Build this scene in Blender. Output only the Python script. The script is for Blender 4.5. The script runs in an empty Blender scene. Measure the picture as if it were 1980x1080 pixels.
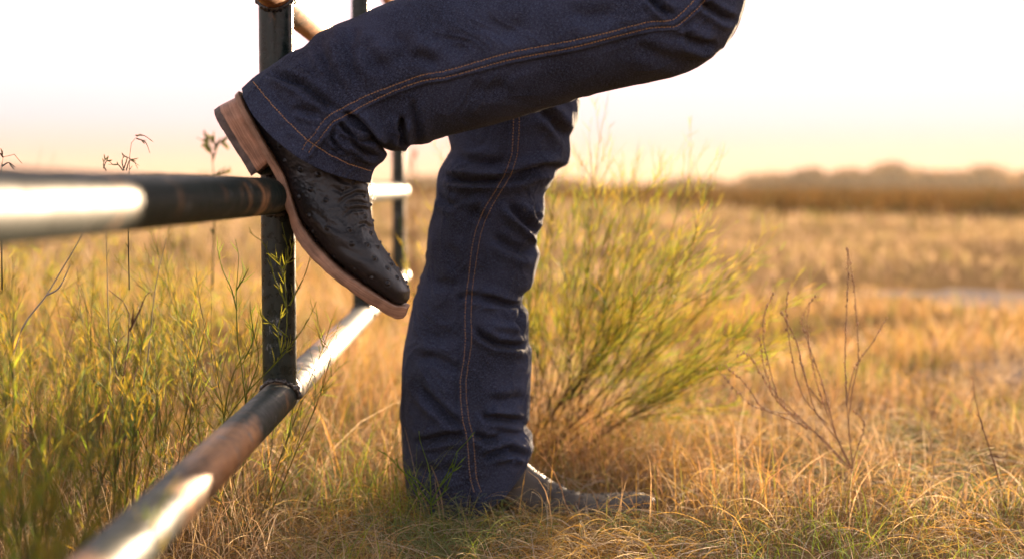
import bpy, math, random
import numpy as np
from mathutils import Vector, noise
from mathutils.bvhtree import BVHTree

rng = np.random.default_rng(11)
random.seed(11)
scn = bpy.context.scene
C = scn.collection

# ------------------------------------------------------------------ camera
CAM_H = 0.395
F = 2750.0                                   # focal length in photo pixels (1980 wide)
PITCH = math.atan(178 / F)
cam_d = bpy.data.cameras.new('camera')
cam = bpy.data.objects.new('camera', cam_d)
C.objects.link(cam)
cam.location = (0, 0, CAM_H)
cam.rotation_euler = (math.radians(90) - PITCH, 0, 0)
cam_d.sensor_width = 36.0
cam_d.lens = F / 1980 * 36.0
cam_d.clip_start = 0.02
cam_d.clip_end = 3000
cam_d.dof.use_dof = True
cam_d.dof.focus_distance = 1.50
cam_d.dof.aperture_fstop = 3.3
scn.camera = cam

# ------------------------------------------------------------------ light
SUN_EL = math.radians(5.6)
SUN_AZ = math.radians(18.2)                  # to the right of the view axis (+Y)
SKY = 0.13
EXPOSURE = 2.36
world = bpy.data.worlds.new('World')
scn.world = world
world.use_nodes = True
wn = world.node_tree
bg = wn.nodes['Background']
sky = wn.nodes.new('ShaderNodeTexSky')
sky.sky_type = 'NISHITA'
sky.sun_disc = False
sky.sun_elevation = SUN_EL
sky.sun_rotation = SUN_AZ
sky.air_density = 1.0
sky.dust_density = 0.8
sky.ozone_density = 1.0
hsv = wn.nodes.new('ShaderNodeHueSaturation')
hsv.inputs['Saturation'].default_value = 0.38          # dusty evening air: a milky, weakly coloured sky
wn.links.new(sky.outputs[0], hsv.inputs['Color'])
tint = wn.nodes.new('ShaderNodeMix'); tint.data_type = 'RGBA'; tint.blend_type = 'MULTIPLY'
tint.inputs[0].default_value = 1.0; tint.inputs[7].default_value = (1.0, 0.93, 0.93, 1)
wn.links.new(hsv.outputs[0], tint.inputs[6])
# the band of dusty air low over the horizon, all the way round
wtc = wn.nodes.new('ShaderNodeTexCoord'); wsx = wn.nodes.new('ShaderNodeSeparateXYZ'); wn.links.new(wtc.outputs['Generated'], wsx.inputs[0])
wr_ = wn.nodes.new('ShaderNodeValToRGB'); wn.links.new(wsx.outputs[2], wr_.inputs[0])
els = wr_.color_ramp.elements
for _ in range(3): els.new(0.5)
for el_, (p_, c_) in zip(els, [(0.0, (0.42, 0.25, 0.14, 1)), (0.018, (0.44, 0.245, 0.18, 1)), (0.048, (0.50, 0.315, 0.325, 1)), (0.11, (0.60, 0.445, 0.475, 1)), (0.25, (0.97, 0.9, 0.92, 1))]):
    el_.position = p_; el_.color = c_
dust = wn.nodes.new('ShaderNodeMix'); dust.data_type = 'RGBA'; dust.blend_type = 'MULTIPLY'; dust.inputs[0].default_value = 1.0
cap = wn.nodes.new('ShaderNodeVectorMath'); cap.operation = 'MINIMUM'; cap.inputs[1].default_value = (4.2, 4.0, 3.9)
wn.links.new(tint.outputs[2], cap.inputs[0]); wn.links.new(cap.outputs[0], dust.inputs[6]); wn.links.new(wr_.outputs[0], dust.inputs[7])
wn.links.new(dust.outputs[2], bg.inputs[0])
bg.inputs[1].default_value = SKY
sun_d = bpy.data.lights.new('sun', 'SUN')
sun_d.energy = 4.8
sun_d.angle = math.radians(0.6)
sun_d.color = (1.0, 0.73, 0.47)
sun = bpy.data.objects.new('sun', sun_d)
C.objects.link(sun)
sd = Vector((math.sin(SUN_AZ) * math.cos(SUN_EL), math.cos(SUN_AZ) * math.cos(SUN_EL), math.sin(SUN_EL)))
sun.rotation_euler = sd.to_track_quat('Z', 'Y').to_euler()
scn.view_settings.view_transform = 'Standard'
scn.view_settings.look = 'None'
scn.view_settings.exposure = EXPOSURE
scn.view_settings.gamma = 1.0
scn.cycles.use_denoising = True
scn.cycles.max_bounces = 6
scn.cycles.transmission_bounces = 4
scn.cycles.volume_bounces = 0
scn.cycles.sample_clamp_indirect = 8.0
scn.cycles.use_fast_gi = False

# ------------------------------------------------------------------ helpers
FWD = np.array([0, math.cos(PITCH), -math.sin(PITCH)])
UPV = np.array([0, math.sin(PITCH), math.cos(PITCH)])
CAMP = np.array([0, 0, CAM_H])


def ray(px, py):
    return FWD + np.array([1.0, 0, 0]) * ((px - 990) / F) + UPV * ((540 - py) / F)


def P(px, py, Y):
    d = ray(px, py)
    return CAMP + d * (Y / d[1])


def PV(pxy, Y):
    """vectorised P: pxy (...,2), Y (...)"""
    a = (pxy[..., 0] - 990) / F
    b = (540 - pxy[..., 1]) / F
    dx = a
    dy = FWD[1] + UPV[1] * b
    dz = FWD[2] + UPV[2] * b
    s = Y / dy
    return np.stack([dx * s, dy * s, CAM_H + dz * s], -1)


def proj(p):
    q = p - CAMP
    zc = q @ FWD
    return np.stack([990 + F * q[..., 0] / zc, 540 - F * (q @ UPV) / zc], -1)


def tag(o, label=None, cat=None, group=None, kind=None):
    if label: o['label'] = label
    if cat: o['category'] = cat
    if group: o['group'] = group
    if kind: o['kind'] = kind
    return o


def empty(name, loc, label, cat, group=None):
    o = bpy.data.objects.new(name, None)
    o.empty_display_size = 0.05
    o.location = loc
    C.objects.link(o)
    return tag(o, label, cat, group)


class MB:
    """collects quads / tris with vertex colours and links them as ONE mesh object"""
    def __init__(s):
        s.v, s.f, s.c, s.n, s.uv = [], [], [], 0, []

    def add(s, verts, faces, col=None, uv=None):
        verts = np.asarray(verts, dtype=np.float64).reshape(-1, 3)
        faces = np.asarray(faces, dtype=np.int64)
        s.v.append(verts)
        s.f.append(faces + s.n)
        if col is None: col = np.ones((len(verts), 3))
        col = np.asarray(col, dtype=np.float64)
        if col.ndim == 1: col = np.tile(col, (len(verts), 1))
        s.c.append(col)
        s.uv.append(np.zeros((len(verts), 2)) if uv is None else np.asarray(uv).reshape(-1, 2))
        s.n += len(verts)

    def ribbons(s, pts, wid, side, col):
        """pts (N,K,3) wid (N,K) side (N,3) col (N,3) or (N,K,3)"""
        N, K, _ = pts.shape
        off = side[:, None, :] * wid[..., None] * 0.5
        v = np.stack([pts - off, pts + off], 2)
        i = np.arange(N)[:, None] * K * 2 + np.arange(K - 1)[None, :] * 2
        f = np.stack([i, i + 1, i + 3, i + 2], -1).reshape(-1, 4)
        if col.ndim == 2: col = np.repeat(col[:, None, :], K, 1)
        s.add(v, f, np.repeat(col[:, :, None, :], 2, 2).reshape(-1, 3))

    def tubes(s, pts, rad, col, sides=3):
        N, K, _ = pts.shape
        t = np.gradient(pts, axis=1)
        t /= np.linalg.norm(t, axis=-1, keepdims=True) + 1e-12
        ref = np.where(np.abs(t[..., 2:3]) > 0.9, np.array([1.0, 0.1, 0]), np.array([0, 0, 1.0]))
        a = np.cross(t, ref); a /= np.linalg.norm(a, axis=-1, keepdims=True) + 1e-12
        b = np.cross(t, a)
        ang = np.arange(sides) * 2 * math.pi / sides
        v = pts[:, :, None, :] + rad[:, :, None, None] * (a[:, :, None, :] * np.cos(ang)[:, None] + b[:, :, None, :] * np.sin(ang)[:, None])
        base = np.arange(N)[:, None, None] * K * sides + np.arange(K - 1)[None, :, None] * sides
        j = np.arange(sides)[None, None, :]
        j2 = (j + 1) % sides
        f = np.stack([base + j, base + j2, base + sides + j2, base + sides + j], -1).reshape(-1, 4)
        if col.ndim == 2: col = np.repeat(col[:, None, :], K, 1)
        s.add(v, f, np.repeat(col[:, :, None, :], sides, 2).reshape(-1, 3))

    def build(s, name, mat, parent=None, smooth=True, loc=None):
        me = bpy.data.meshes.new(name)
        v = np.concatenate(s.v); c = np.concatenate(s.c); uv = np.concatenate(s.uv)
        o = bpy.data.objects.new(name, me)
        if loc is None and parent is not None: loc = (0, 0, 0)
        if parent is not None:
            v = v - np.array(parent_world(parent))
        elif loc is not None:
            v = v - np.array(loc)
            o.location = loc
        quads = [f for f in s.f if f.shape[1] == 4]
        tris = [f for f in s.f if f.shape[1] == 3]
        ls, st, n = [], [], 0
        if quads:
            q = np.concatenate(quads); ls.append(q.ravel()); st.append(np.arange(len(q)) * 4); n += len(q) * 4
        if tris:
            t = np.concatenate(tris); ls.append(t.ravel()); st.append(n + np.arange(len(t)) * 3)
        ls = np.concatenate(ls).astype(np.int32); st = np.concatenate(st).astype(np.int32)
        me.vertices.add(len(v)); me.vertices.foreach_set('co', v.astype(np.float32).ravel())
        me.loops.add(len(ls)); me.loops.foreach_set('vertex_index', ls)
        me.polygons.add(len(st)); me.polygons.foreach_set('loop_start', st)
        me.update(calc_edges=True)
        if smooth: me.polygons.foreach_set('use_smooth', np.ones(len(st), dtype=bool))
        at = me.color_attributes.new('Col', 'FLOAT_COLOR', 'POINT')
        at.data.foreach_set('color', np.concatenate([c, np.ones((len(c), 1))], 1).astype(np.float32).ravel())
        ul = me.uv_layers.new(name='UVMap')
        ul.data.foreach_set('uv', uv[ls].astype(np.float32).ravel())
        me.materials.append(mat)
        me.validate()
        C.objects.link(o)
        if parent is not None: o.parent = parent
        return o


def parent_world(p):
    loc = Vector((0, 0, 0))
    while p is not None:
        loc += p.location
        p = p.parent
    return loc


def grid_faces(nv, nu, closed=True):
    i = np.arange(nv - 1)[:, None] * nu
    j = np.arange(nu if closed else nu - 1)[None, :]
    j2 = (j + 1) % nu
    return np.stack([i + j, i + j2, i + nu + j2, i + nu + j], -1).reshape(-1, 4)


def hermite(keys, xs, n=None, x=None):
    """monotone-ish cubic through keys (M,D) at xs, sampled at x"""
    keys = np.asarray(keys, float)
    if keys.ndim == 1: keys = keys[:, None]
    d = np.diff(keys, axis=0) / np.diff(xs)[:, None]
    m = np.zeros_like(keys)
    m[0], m[-1] = d[0], d[-1]
    h = np.diff(xs)
    w1 = (2 * h[1:] + h[:-1])[:, None]; w2 = (h[1:] + 2 * h[:-1])[:, None]
    same = d[:-1] * d[1:] > 0
    with np.errstate(divide='ignore', invalid='ignore'):
        hm = (w1 + w2) / (w1 / d[:-1] + w2 / d[1:])
    m[1:-1] = np.where(same, np.nan_to_num(hm), 0)
    i = np.clip(np.searchsorted(xs, x, side='right') - 1, 0, len(xs) - 2)
    t = ((x - xs[i]) / (xs[i + 1] - xs[i]))[:, None]
    hh = (xs[i + 1] - xs[i])[:, None]
    return ((2 * t**3 - 3 * t**2 + 1) * keys[i] + (t**3 - 2 * t**2 + t) * hh * m[i]
            + (-2 * t**3 + 3 * t**2) * keys[i + 1] + (t**3 - t**2) * hh * m[i + 1])


def smooth01(x, a, b):
    t = np.clip((x - a) / (b - a), 0, 1)
    return t * t * (3 - 2 * t)


def loft(secs, Yc, hd, nu, nv, power=2.0, sag=None, flat=None):
    """sections given by the two ends (photo pixels) of each cross-section, its depth and its half-depth"""
    A = np.array([s[0] for s in secs], float); B = np.array([s[1] for s in secs], float)
    mid = (A + B) / 2
    step = (np.linalg.norm(np.diff(A, axis=0), axis=1) + np.linalg.norm(np.diff(B, axis=0), axis=1)) / 2
    xs = np.concatenate([[0], np.cumsum(step)])
    x = np.linspace(0, xs[-1], nv)
    Yc = np.broadcast_to(np.asarray(Yc, float), (len(secs),)); hd = np.broadcast_to(np.asarray(hd, float), (len(secs),))
    a = hermite(A, xs, x=x); b = hermite(B, xs, x=x)
    y = hermite(Yc, xs, x=x)[:, 0]; h = hermite(hd, xs, x=x)[:, 0]
    PA, PB = PV(a, y), PV(b, y)
    cen = (PA + PB) / 2; ax = (PA - PB) / 2
    u = np.arange(nu) / nu * 2 * math.pi
    cu, su = np.cos(u), np.sin(u)
    e = 2.0 / power
    cs = np.sign(cu) * np.abs(cu) ** e; ss = np.sign(su) * np.abs(su) ** e
    g = cen[:, None] + ax[:, None] * cs[None, :, None]
    g[..., 1] -= h[:, None] * ss[None, :]
    if sag is not None:
        s2 = hermite(np.array(sag, float), xs, x=x)
        # sag is in photo pixels of drop, bulging on both flanks
        w = PV(np.array([990.0, 540.0]) + s2, y) - PV(np.broadcast_to(np.array([990.0, 540.0]), s2.shape), y)
        g += w[:, None] * (su**2)[None, :, None]
    return g, cen, x


def normals(g):
    du = np.roll(g, -1, 1) - np.roll(g, 1, 1)
    dv = np.gradient(g, axis=0)
    n = np.cross(du, dv)
    n /= np.linalg.norm(n, axis=-1, keepdims=True) + 1e-12
    cen = g.mean(1, keepdims=True)
    if ((g - cen) * n).sum() < 0: n = -n
    return n


def stroke_field(q, strokes):
    """q (...,2) photo px; each stroke: (points, width px, amp m, kind) ; kind v valley, r ridge, s step lap"""
    out = np.zeros(q.shape[:-1])
    for pts, w, amp, kind in strokes:
        if kind == 'v': w = w * 0.8
        pts = np.array(pts, float)
        lo = pts.min(0) - 5 * w; hi = pts.max(0) + 5 * w
        m = ((q > lo) & (q < hi)).all(-1)
        if not m.any(): continue
        qq = q[m]
        best = np.full(len(qq), 1e9); sg = np.zeros(len(qq)); par = np.zeros(len(qq))
        seg = np.linalg.norm(np.diff(pts, axis=0), axis=1); cum = np.concatenate([[0], np.cumsum(seg)])
        for k in range(len(pts) - 1):
            a, b = pts[k], pts[k + 1]
            d = b - a
            t = np.clip(((qq - a) @ d) / (d @ d), 0, 1)
            r = qq - (a + t[:, None] * d)
            dist = np.linalg.norm(r, axis=1)
            s_ = np.sign(d[0] * r[:, 1] - d[1] * r[:, 0])
            up = dist < best
            best[up] = dist[up]; sg[up] = s_[up]; par[up] = ((cum[k] + t * seg[k]) / cum[-1])[up]
        x = best * np.where(sg == 0, 1, sg)
        taper = smooth01(par, -0.02, 0.28) * (1 - smooth01(par, 0.72, 1.02))
        if kind == 'v':
            f = -np.exp(-(x / w)**2) + 0.55 * np.exp(-((x - 1.9 * w) / (1.3 * w))**2) + 0.55 * np.exp(-((x + 1.9 * w) / (1.3 * w))**2)
        elif kind == 'r':
            f = np.exp(-(x / w)**2)
        elif kind == 'R':
            f = np.exp(-(x / w)**2); taper = np.ones_like(taper)
        else:                                            # lap: raised on the - side, sharp drop on the + side
            f = np.where(x < 0, np.exp(x / w), np.exp(-(x / (0.12 * w))**2)); taper = np.ones_like(taper)
        out[m] += amp * f * taper
    return out


def fbm(p, sc, seed=0.0, octv=3):
    """p (...,3) -> noise; sc per-axis scale"""
    q = (p * np.asarray(sc) + seed).reshape(-1, 3)
    r = np.array([noise.fractal(Vector(v), 1.0, 2.0, octv) for v in q])
    return r.reshape(p.shape[:-1])


# ------------------------------------------------------------------ materials
def mat(name):
    m = bpy.data.materials.new(name); m.use_nodes = True
    nt = m.node_tree
    return m, nt, nt.nodes['Principled BSDF']


def N(nt, t, **kw):
    n = nt.nodes.new(t)
    for k, v in kw.items():
        if k in ('scale', 'detail', 'rough'):
            n.inputs[{'scale': 'Scale', 'detail': 'Detail', 'rough': 'Roughness'}[k]].default_value = v
        else: setattr(n, k, v)
    return n


def ramp(nt, stops, src):
    r = nt.nodes.new('ShaderNodeValToRGB')
    e = r.color_ramp.elements
    while len(e) < len(stops): e.new(0.5)
    for i, (p, c) in enumerate(stops):
        e[i].position = p
        e[i].color = (*c, 1) if len(c) == 3 else c
    nt.links.new(src, r.inputs[0])
    return r


def coord(nt, kind='Object', scale=(1, 1, 1)):
    t = nt.nodes.new('ShaderNodeTexCoord'); mp = nt.nodes.new('ShaderNodeMapping')
    mp.inputs['Scale'].default_value = scale
    nt.links.new(t.outputs[kind], mp.inputs[0])
    return mp.outputs[0]


def bump(nt, b, h, dist=0.001, strength=1.0, prev=None):
    n = nt.nodes.new('ShaderNodeBump')
    n.inputs['Distance'].default_value = dist; n.inputs['Strength'].default_value = strength
    nt.links.new(h, n.inputs['Height'])
    if prev is not None: nt.links.new(prev.outputs[0], n.inputs['Normal'])
    nt.links.new(n.outputs[0], b.inputs['Normal'])
    return n


def mixc(nt, a, b, f, mode='MIX'):
    n = nt.nodes.new('ShaderNodeMix'); n.data_type = 'RGBA'; n.blend_type = mode
    for s, v in ((6, a), (7, b), (0, f)):
        if hasattr(v, 'links') or isinstance(v, bpy.types.NodeSocket): nt.links.new(v, n.inputs[s])
        elif s == 0: n.inputs[0].default_value = v
        else: n.inputs[s].default_value = (*v, 1)
    return n.outputs[2]


def leaf_mat(name, trans=0.45, rough=0.55, tint=(1, 1, 1), spec=0.3):
    m, nt, b = mat(name)
    a = nt.nodes.new('ShaderNodeVertexColor'); a.layer_name = 'Col'
    c = mixc(nt, a.outputs[0], tint, 1.0, 'MULTIPLY')
    nt.links.new(c, b.inputs['Base Color'])
    b.inputs['Roughness'].default_value = rough
    b.inputs['Specular IOR Level'].default_value = spec
    tr = nt.nodes.new('ShaderNodeBsdfTranslucent')
    hs = nt.nodes.new('ShaderNodeHueSaturation'); hs.inputs['Saturation'].default_value = 1.1; hs.inputs['Value'].default_value = 1.25
    nt.links.new(c, hs.inputs['Color']); nt.links.new(hs.outputs[0], tr.inputs[0])
    mx = nt.nodes.new('ShaderNodeMixShader'); mx.inputs[0].default_value = trans
    nt.links.new(b.outputs[0], mx.inputs[1]); nt.links.new(tr.outputs[0], mx.inputs[2])
    nt.links.new(mx.outputs[0], nt.nodes['Material Output'].inputs[0])
    return m


def denim_mat():
    m, nt, b = mat('raw_indigo_denim')
    uv = coord(nt, 'UV')
    big = N(nt, 'ShaderNodeTexNoise', scale=14, detail=5); nt.links.new(uv, big.inputs['Vector'])
    fine = N(nt, 'ShaderNodeTexNoise', scale=1500, detail=2); nt.links.new(uv, fine.inputs['Vector'])
    # slub: threads run along the leg, cross threads across it
    s1 = N(nt, 'ShaderNodeTexNoise', scale=1, detail=3)
    nt.links.new(coord(nt, 'UV', (1500, 420, 1)), s1.inputs['Vector'])
    s2 = N(nt, 'ShaderNodeTexNoise', scale=1, detail=3)
    nt.links.new(coord(nt, 'UV', (420, 1300, 1)), s2.inputs['Vector'])
    c1 = ramp(nt, [(0.34, (0.0070, 0.0080, 0.0145)), (0.66, (0.031, 0.038, 0.070))], big.outputs[0])
    cf = ramp(nt, [(0.5, (0, 0, 0)), (0.72, (1, 1, 1))], s1.outputs[0])
    cg = ramp(nt, [(0.52, (0, 0, 0)), (0.75, (1, 1, 1))], s2.outputs[0])
    cn = ramp(nt, [(0.55, (0, 0, 0)), (0.75, (1, 1, 1))], fine.outputs[0])
    c = mixc(nt, c1.outputs[0], (0.072, 0.090, 0.16), cf.outputs[0])
    mf = nt.nodes.new('ShaderNodeMath'); mf.operation = 'MULTIPLY'; mf.inputs[1].default_value = 0.6
    nt.links.new(cg.outputs[0], mf.inputs[0])
    c = mixc(nt, c, (0.058, 0.074, 0.14), mf.outputs[0])
    mf2 = nt.nodes.new('ShaderNodeMath'); mf2.operation = 'MULTIPLY'; mf2.inputs[1].default_value = 0.55
    nt.links.new(cn.outputs[0], mf2.inputs[0])
    c = mixc(nt, c, (0.24, 0.25, 0.34), mf2.outputs[0])
    nt.links.new(c, b.inputs['Base Color'])
    b.inputs['Roughness'].default_value = 0.9
    b.inputs['Specular IOR Level'].default_value = 0.12
    b.inputs['Sheen Weight'].default_value = 0.03
    b.inputs['Sheen Roughness'].default_value = 0.5
    b1 = bump(nt, b, s1.outputs[0], 0.0006, 0.5)
    b2 = bump(nt, b, s2.outputs[0], 0.0005, 0.4, b1)
    cr = N(nt, 'ShaderNodeTexNoise', scale=55, detail=4); nt.links.new(coord(nt, 'UV', (1, 1.6, 1)), cr.inputs['Vector'])
    bump(nt, b, cr.outputs[0], 0.002, 0.25, b2)
    return m


def simple(name, col, rough=0.6, spec=0.4, metal=0.0, nscale=40, var=0.25, bd=0.0005, kind='Object'):
    m, nt, b = mat(name)
    n = N(nt, 'ShaderNodeTexNoise', scale=nscale, detail=5); nt.links.new(coord(nt, kind), n.inputs['Vector'])
    r = ramp(nt, [(0.3, tuple(c * (1 - var) for c in col)), (0.7, tuple(min(1, c * (1 + var)) for c in col))], n.outputs[0])
    nt.links.new(r.outputs[0], b.inputs['Base Color'])
    b.inputs['Roughness'].default_value = rough; b.inputs['Specular IOR Level'].default_value = spec; b.inputs['Metallic'].default_value = metal
    if bd: bump(nt, b, n.outputs[0], bd, 0.6)
    return m


def boot_mat(name='black_ostrich_leather', dust=0.0):
    m, nt, b = mat(name)
    oc = coord(nt, 'Object')
    n = N(nt, 'ShaderNodeTexNoise', scale=28, detail=6); n.inputs['Distortion'].default_value = 0.8; nt.links.new(oc, n.inputs['Vector'])
    r = ramp(nt, [(0.3, (0.008, 0.0075, 0.0085)), (0.55, (0.016, 0.015, 0.017)), (0.8, (0.040, 0.036, 0.036))], n.outputs[0])
    dn = N(nt, 'ShaderNodeTexNoise', scale=45, detail=6); nt.links.new(oc, dn.inputs['Vector'])
    dk = ramp(nt, [(0.35, (dust * 0.45,) * 3), (0.62, (dust,) * 3)], dn.outputs[0])
    nt.links.new(mixc(nt, r.outputs[0], (0.20, 0.155, 0.105), dk.outputs[0]), b.inputs['Base Color'])
    rr = ramp(nt, [(0.3, (0.36 + 0.35 * dust,) * 3), (0.75, (0.6 + 0.3 * dust,) * 3)], n.outputs[0]); nt.links.new(rr.outputs[0], b.inputs['Roughness'])
    b.inputs['Specular IOR Level'].default_value = 0.55 - 0.35 * dust
    w = N(nt, 'ShaderNodeTexNoise', scale=150, detail=5); w.inputs['Distortion'].default_value = 1.4; nt.links.new(oc, w.inputs['Vector'])
    v = N(nt, 'ShaderNodeTexVoronoi', scale=420); nt.links.new(oc, v.inputs['Vector'])
    b1 = bump(nt, b, w.outputs[0], 0.0009, 0.4)
    b2 = bump(nt, b, v.outputs[0], 0.0003, 0.35, b1)
    bump(nt, b, n.outputs[0], 0.003, 0.5, b2)
    return m


def wood_mat(name, ca, cb, rough=0.6, uvs=(6, 420, 1)):
    m, nt, b = mat(name)
    n = N(nt, 'ShaderNodeTexNoise', scale=1, detail=6); n.inputs['Distortion'].default_value = 0.3
    nt.links.new(coord(nt, 'UV', uvs), n.inputs['Vector'])
    n2 = N(nt, 'ShaderNodeTexNoise', scale=60, detail=5); nt.links.new(coord(nt, 'UV'), n2.inputs['Vector'])
    r = ramp(nt, [(0.3, ca), (0.7, cb)], n.outputs[0])
    r2 = ramp(nt, [(0.35, (0.6,) * 3), (0.7, (1.15,) * 3)], n2.outputs[0])
    c = mixc(nt, r.outputs[0], r2.outputs[0], 1.0, 'MULTIPLY')
    nt.links.new(c, b.inputs['Base Color']); b.inputs['Roughness'].default_value = rough
    b.inputs['Specular IOR Level'].default_value = 0.35
    bump(nt, b, n.outputs[0], 0.0006, 0.5)
    return m


def pipe_mat(name, wear, gloss=(0.32, 0.56), rust=((0.24, 0.11, 0.045), (0.52, 0.29, 0.14)), metal=0.75, spec=0.36):
    """dark green glossy paint worn through to brown steel"""
    m, nt, b = mat(name)
    oc = coord(nt, 'Object')
    n = N(nt, 'ShaderNodeTexNoise', scale=9, detail=8); n.inputs['Roughness'].default_value = 0.65
    nt.links.new(coord(nt, 'Object', (1, 0.35, 0.5) if wear > 0.3 else (1, 1, 0.45)), n.inputs['Vector'])
    n2 = N(nt, 'ShaderNodeTexNoise', scale=110, detail=6); nt.links.new(oc, n2.inputs['Vector'])
    paint = ramp(nt, [(0.3, (0.006, 0.013, 0.011)), (0.7, (0.018, 0.030, 0.025))], n2.outputs[0])
    steel = ramp(nt, [(0.3, rust[0]), (0.7, rust[1])], n2.outputs[0])
    k = ramp(nt, [(0.66 - wear * 0.4, (0, 0, 0)), (0.72 - wear * 0.32, (1, 1, 1))], n.outputs[0])
    c = mixc(nt, paint.outputs[0], steel.outputs[0], k.outputs[0])
    chip = N(nt, 'ShaderNodeTexNoise', scale=34, detail=9); chip.inputs['Roughness'].default_value = 0.75; nt.links.new(coord(nt, 'Object', (1, 1, 0.6)), chip.inputs['Vector'])
    ck = ramp(nt, [(0.60, (0, 0, 0)), (0.63, (1, 1, 1))], chip.outputs[0])
    c = mixc(nt, c, (0.16, 0.17, 0.17), ck.outputs[0])
    nt.links.new(c, b.inputs['Base Color'])
    mm = nt.nodes.new('ShaderNodeMath'); mm.operation = 'MULTIPLY'; mm.inputs[1].default_value = metal; nt.links.new(k.outputs[0], mm.inputs[0])
    nt.links.new(mm.outputs[0], b.inputs['Metallic'])
    rr = ramp(nt, [(0.3, (gloss[0],) * 3), (0.7, (gloss[1],) * 3)], n2.outputs[0]); nt.links.new(rr.outputs[0], b.inputs['Roughness'])
    b.inputs['Specular IOR Level'].default_value = spec
    b.inputs['Coat Weight'].default_value = 0.0; b.inputs['Coat Roughness'].default_value = 0.15
    b1 = bump(nt, b, n2.outputs[0], 0.0008, 0.35)
    bump(nt, b, ck.outputs[0], 0.0006, 0.4, b1)
    return m


M_DENIM = denim_mat()
M_BOOT = boot_mat()
M_BOOT_D = boot_mat('dusty_black_leather', 0.33)
M_STITCH = simple('orange_thread', (0.60, 0.33, 0.14), 0.7, 0.2, nscale=900, var=0.3, bd=0)
M_SOLE = wood_mat('brown_sole_leather', (0.28, 0.15, 0.095), (0.50, 0.29, 0.185), 0.62, (30, 900, 1))
M_HEEL = wood_mat('stacked_leather_heel', (0.28, 0.13, 0.075), (0.57, 0.31, 0.19), 0.5)
M_RUBBER = simple('worn_grey_rubber', (0.12, 0.088, 0.075), 0.75, 0.3, nscale=120, var=0.4)
M_WELT = simple('welt_thread', (0.34, 0.26, 0.20), 0.8, 0.2, nscale=300, var=0.3)
M_POST = pipe_mat('green_painted_pipe', 0.16, (0.2, 0.42))
M_RAIL_M = pipe_mat('glossy_green_pipe', 0.14, (0.45, 0.65), metal=0.3, spec=0.12)
M_RAIL = pipe_mat('worn_green_pipe', 0.42, (0.45, 0.65), metal=0.6, spec=0.18)
M_RAIL_T = pipe_mat('rusty_pipe', 0.8, (0.45, 0.7), ((0.30, 0.10, 0.025), (0.55, 0.24, 0.08)), 0.3, 0.3)
M_WELD = simple('weld_bead', (0.06, 0.055, 0.05), 0.35, 0.6, 0.5, nscale=200, var=0.5, bd=0.002)
M_GRASS = leaf_mat('dry_grass_blades', 0.45, 0.7, spec=0.15)
M_WEED = leaf_mat('feathery_green_leaves', 0.52, 0.65, spec=0.12)
M_STALK = leaf_mat('dry_stalks', 0.15, 0.7)
M_TREE = leaf_mat('far_tree_leaves', 0.3, 0.9, spec=0.0)


# ================================================================== ground
def ground_height(x, y):
    return 0.012 * np.sin(x * 2.1 + 0.7) * np.sin(y * 1.3 + 0.4) * smooth01(y, 1.9, 4.0)


def build_ground():
    xs = np.concatenate([-np.geomspace(900, 0.3, 60), np.linspace(-0.25, 0.25, 7), np.geomspace(0.3, 900, 60)])
    ys = np.concatenate([-np.geomspace(200, 0.4, 24), np.linspace(-0.3, 6, 64), np.geomspace(6.3, 1500, 60)])
    X, Y = np.meshgrid(xs, ys)
    g = np.stack([X, Y, ground_height(X, Y) - 0.0], -1)
    mb = MB(); mb.add(g, grid_faces(len(ys), len(xs), False))
    m, nt, b = mat('dry_field_soil')
    oc = coord(nt, 'Object')
    n1 = N(nt, 'ShaderNodeTexNoise', scale=1.1, detail=6); nt.links.new(coord(nt, 'Object', (0.7, 1.0, 1)), n1.inputs['Vector'])
    n2 = N(nt, 'ShaderNodeTexNoise', scale=22, detail=6); nt.links.new(oc, n2.inputs['Vector'])
    n3 = N(nt, 'ShaderNodeTexNoise', scale=0.12, detail=3); nt.links.new(oc, n3.inputs['Vector'])
    straw = ramp(nt, [(0.25, (0.15, 0.09, 0.045)), (0.6, (0.27, 0.18, 0.095)), (0.8, (0.34, 0.25, 0.15))], n2.outputs[0])
    soil = ramp(nt, [(0.3, (0.17, 0.14, 0.12)), (0.7, (0.23, 0.20, 0.185))], n2.outputs[0])
    k = ramp(nt, [(0.66, (0, 0, 0)), (0.74, (1, 1, 1))], n1.outputs[0])
    c = mixc(nt, straw.outputs[0], soil.outputs[0], k.outputs[0])
    far = ramp(nt, [(0.35, (0.8, 0.75, 0.6)), (0.7, (1.1, 1.05, 1.0))], n3.outputs[0])
    c = mixc(nt, c, far.outputs[0], 1.0, 'MULTIPLY')
    nt.links.new(c, b.inputs['Base Color'])
    b.inputs['Roughness'].default_value = 1.0; b.inputs['Specular IOR Level'].default_value = 0.0
    bump(nt, b, n2.outputs[0], 0.02, 0.7)
    o = mb.build('ground', m)
    tag(o, kind='structure')


build_ground()

# pale bare soil worn into the field, each a low irregular sheet just above the ground
def bare_patch(name, cx, cy, rx, ry, seed):
    n = 90
    t = np.arange(n) / n * 2 * math.pi
    r = 1 + 0.22 * np.sin(3 * t + seed) + 0.13 * np.sin(7 * t + 2 * seed) + 0.07 * np.sin(13 * t + seed * 3)
    rings = []
    for k, q in enumerate(np.linspace(0.02, 1, 10)):
        x = cx + rx * r * q * np.cos(t); y = cy + ry * r * q * np.sin(t)
        rings.append(np.stack([x, y, ground_height(x, y) + 0.004 + 0.006 * (1 - q * q)], -1))
    mb = MB(); mb.add(np.array(rings), grid_faces(10, n))
    o = mb.build(name, M_SOIL)
    tag(o, kind='structure')


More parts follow.
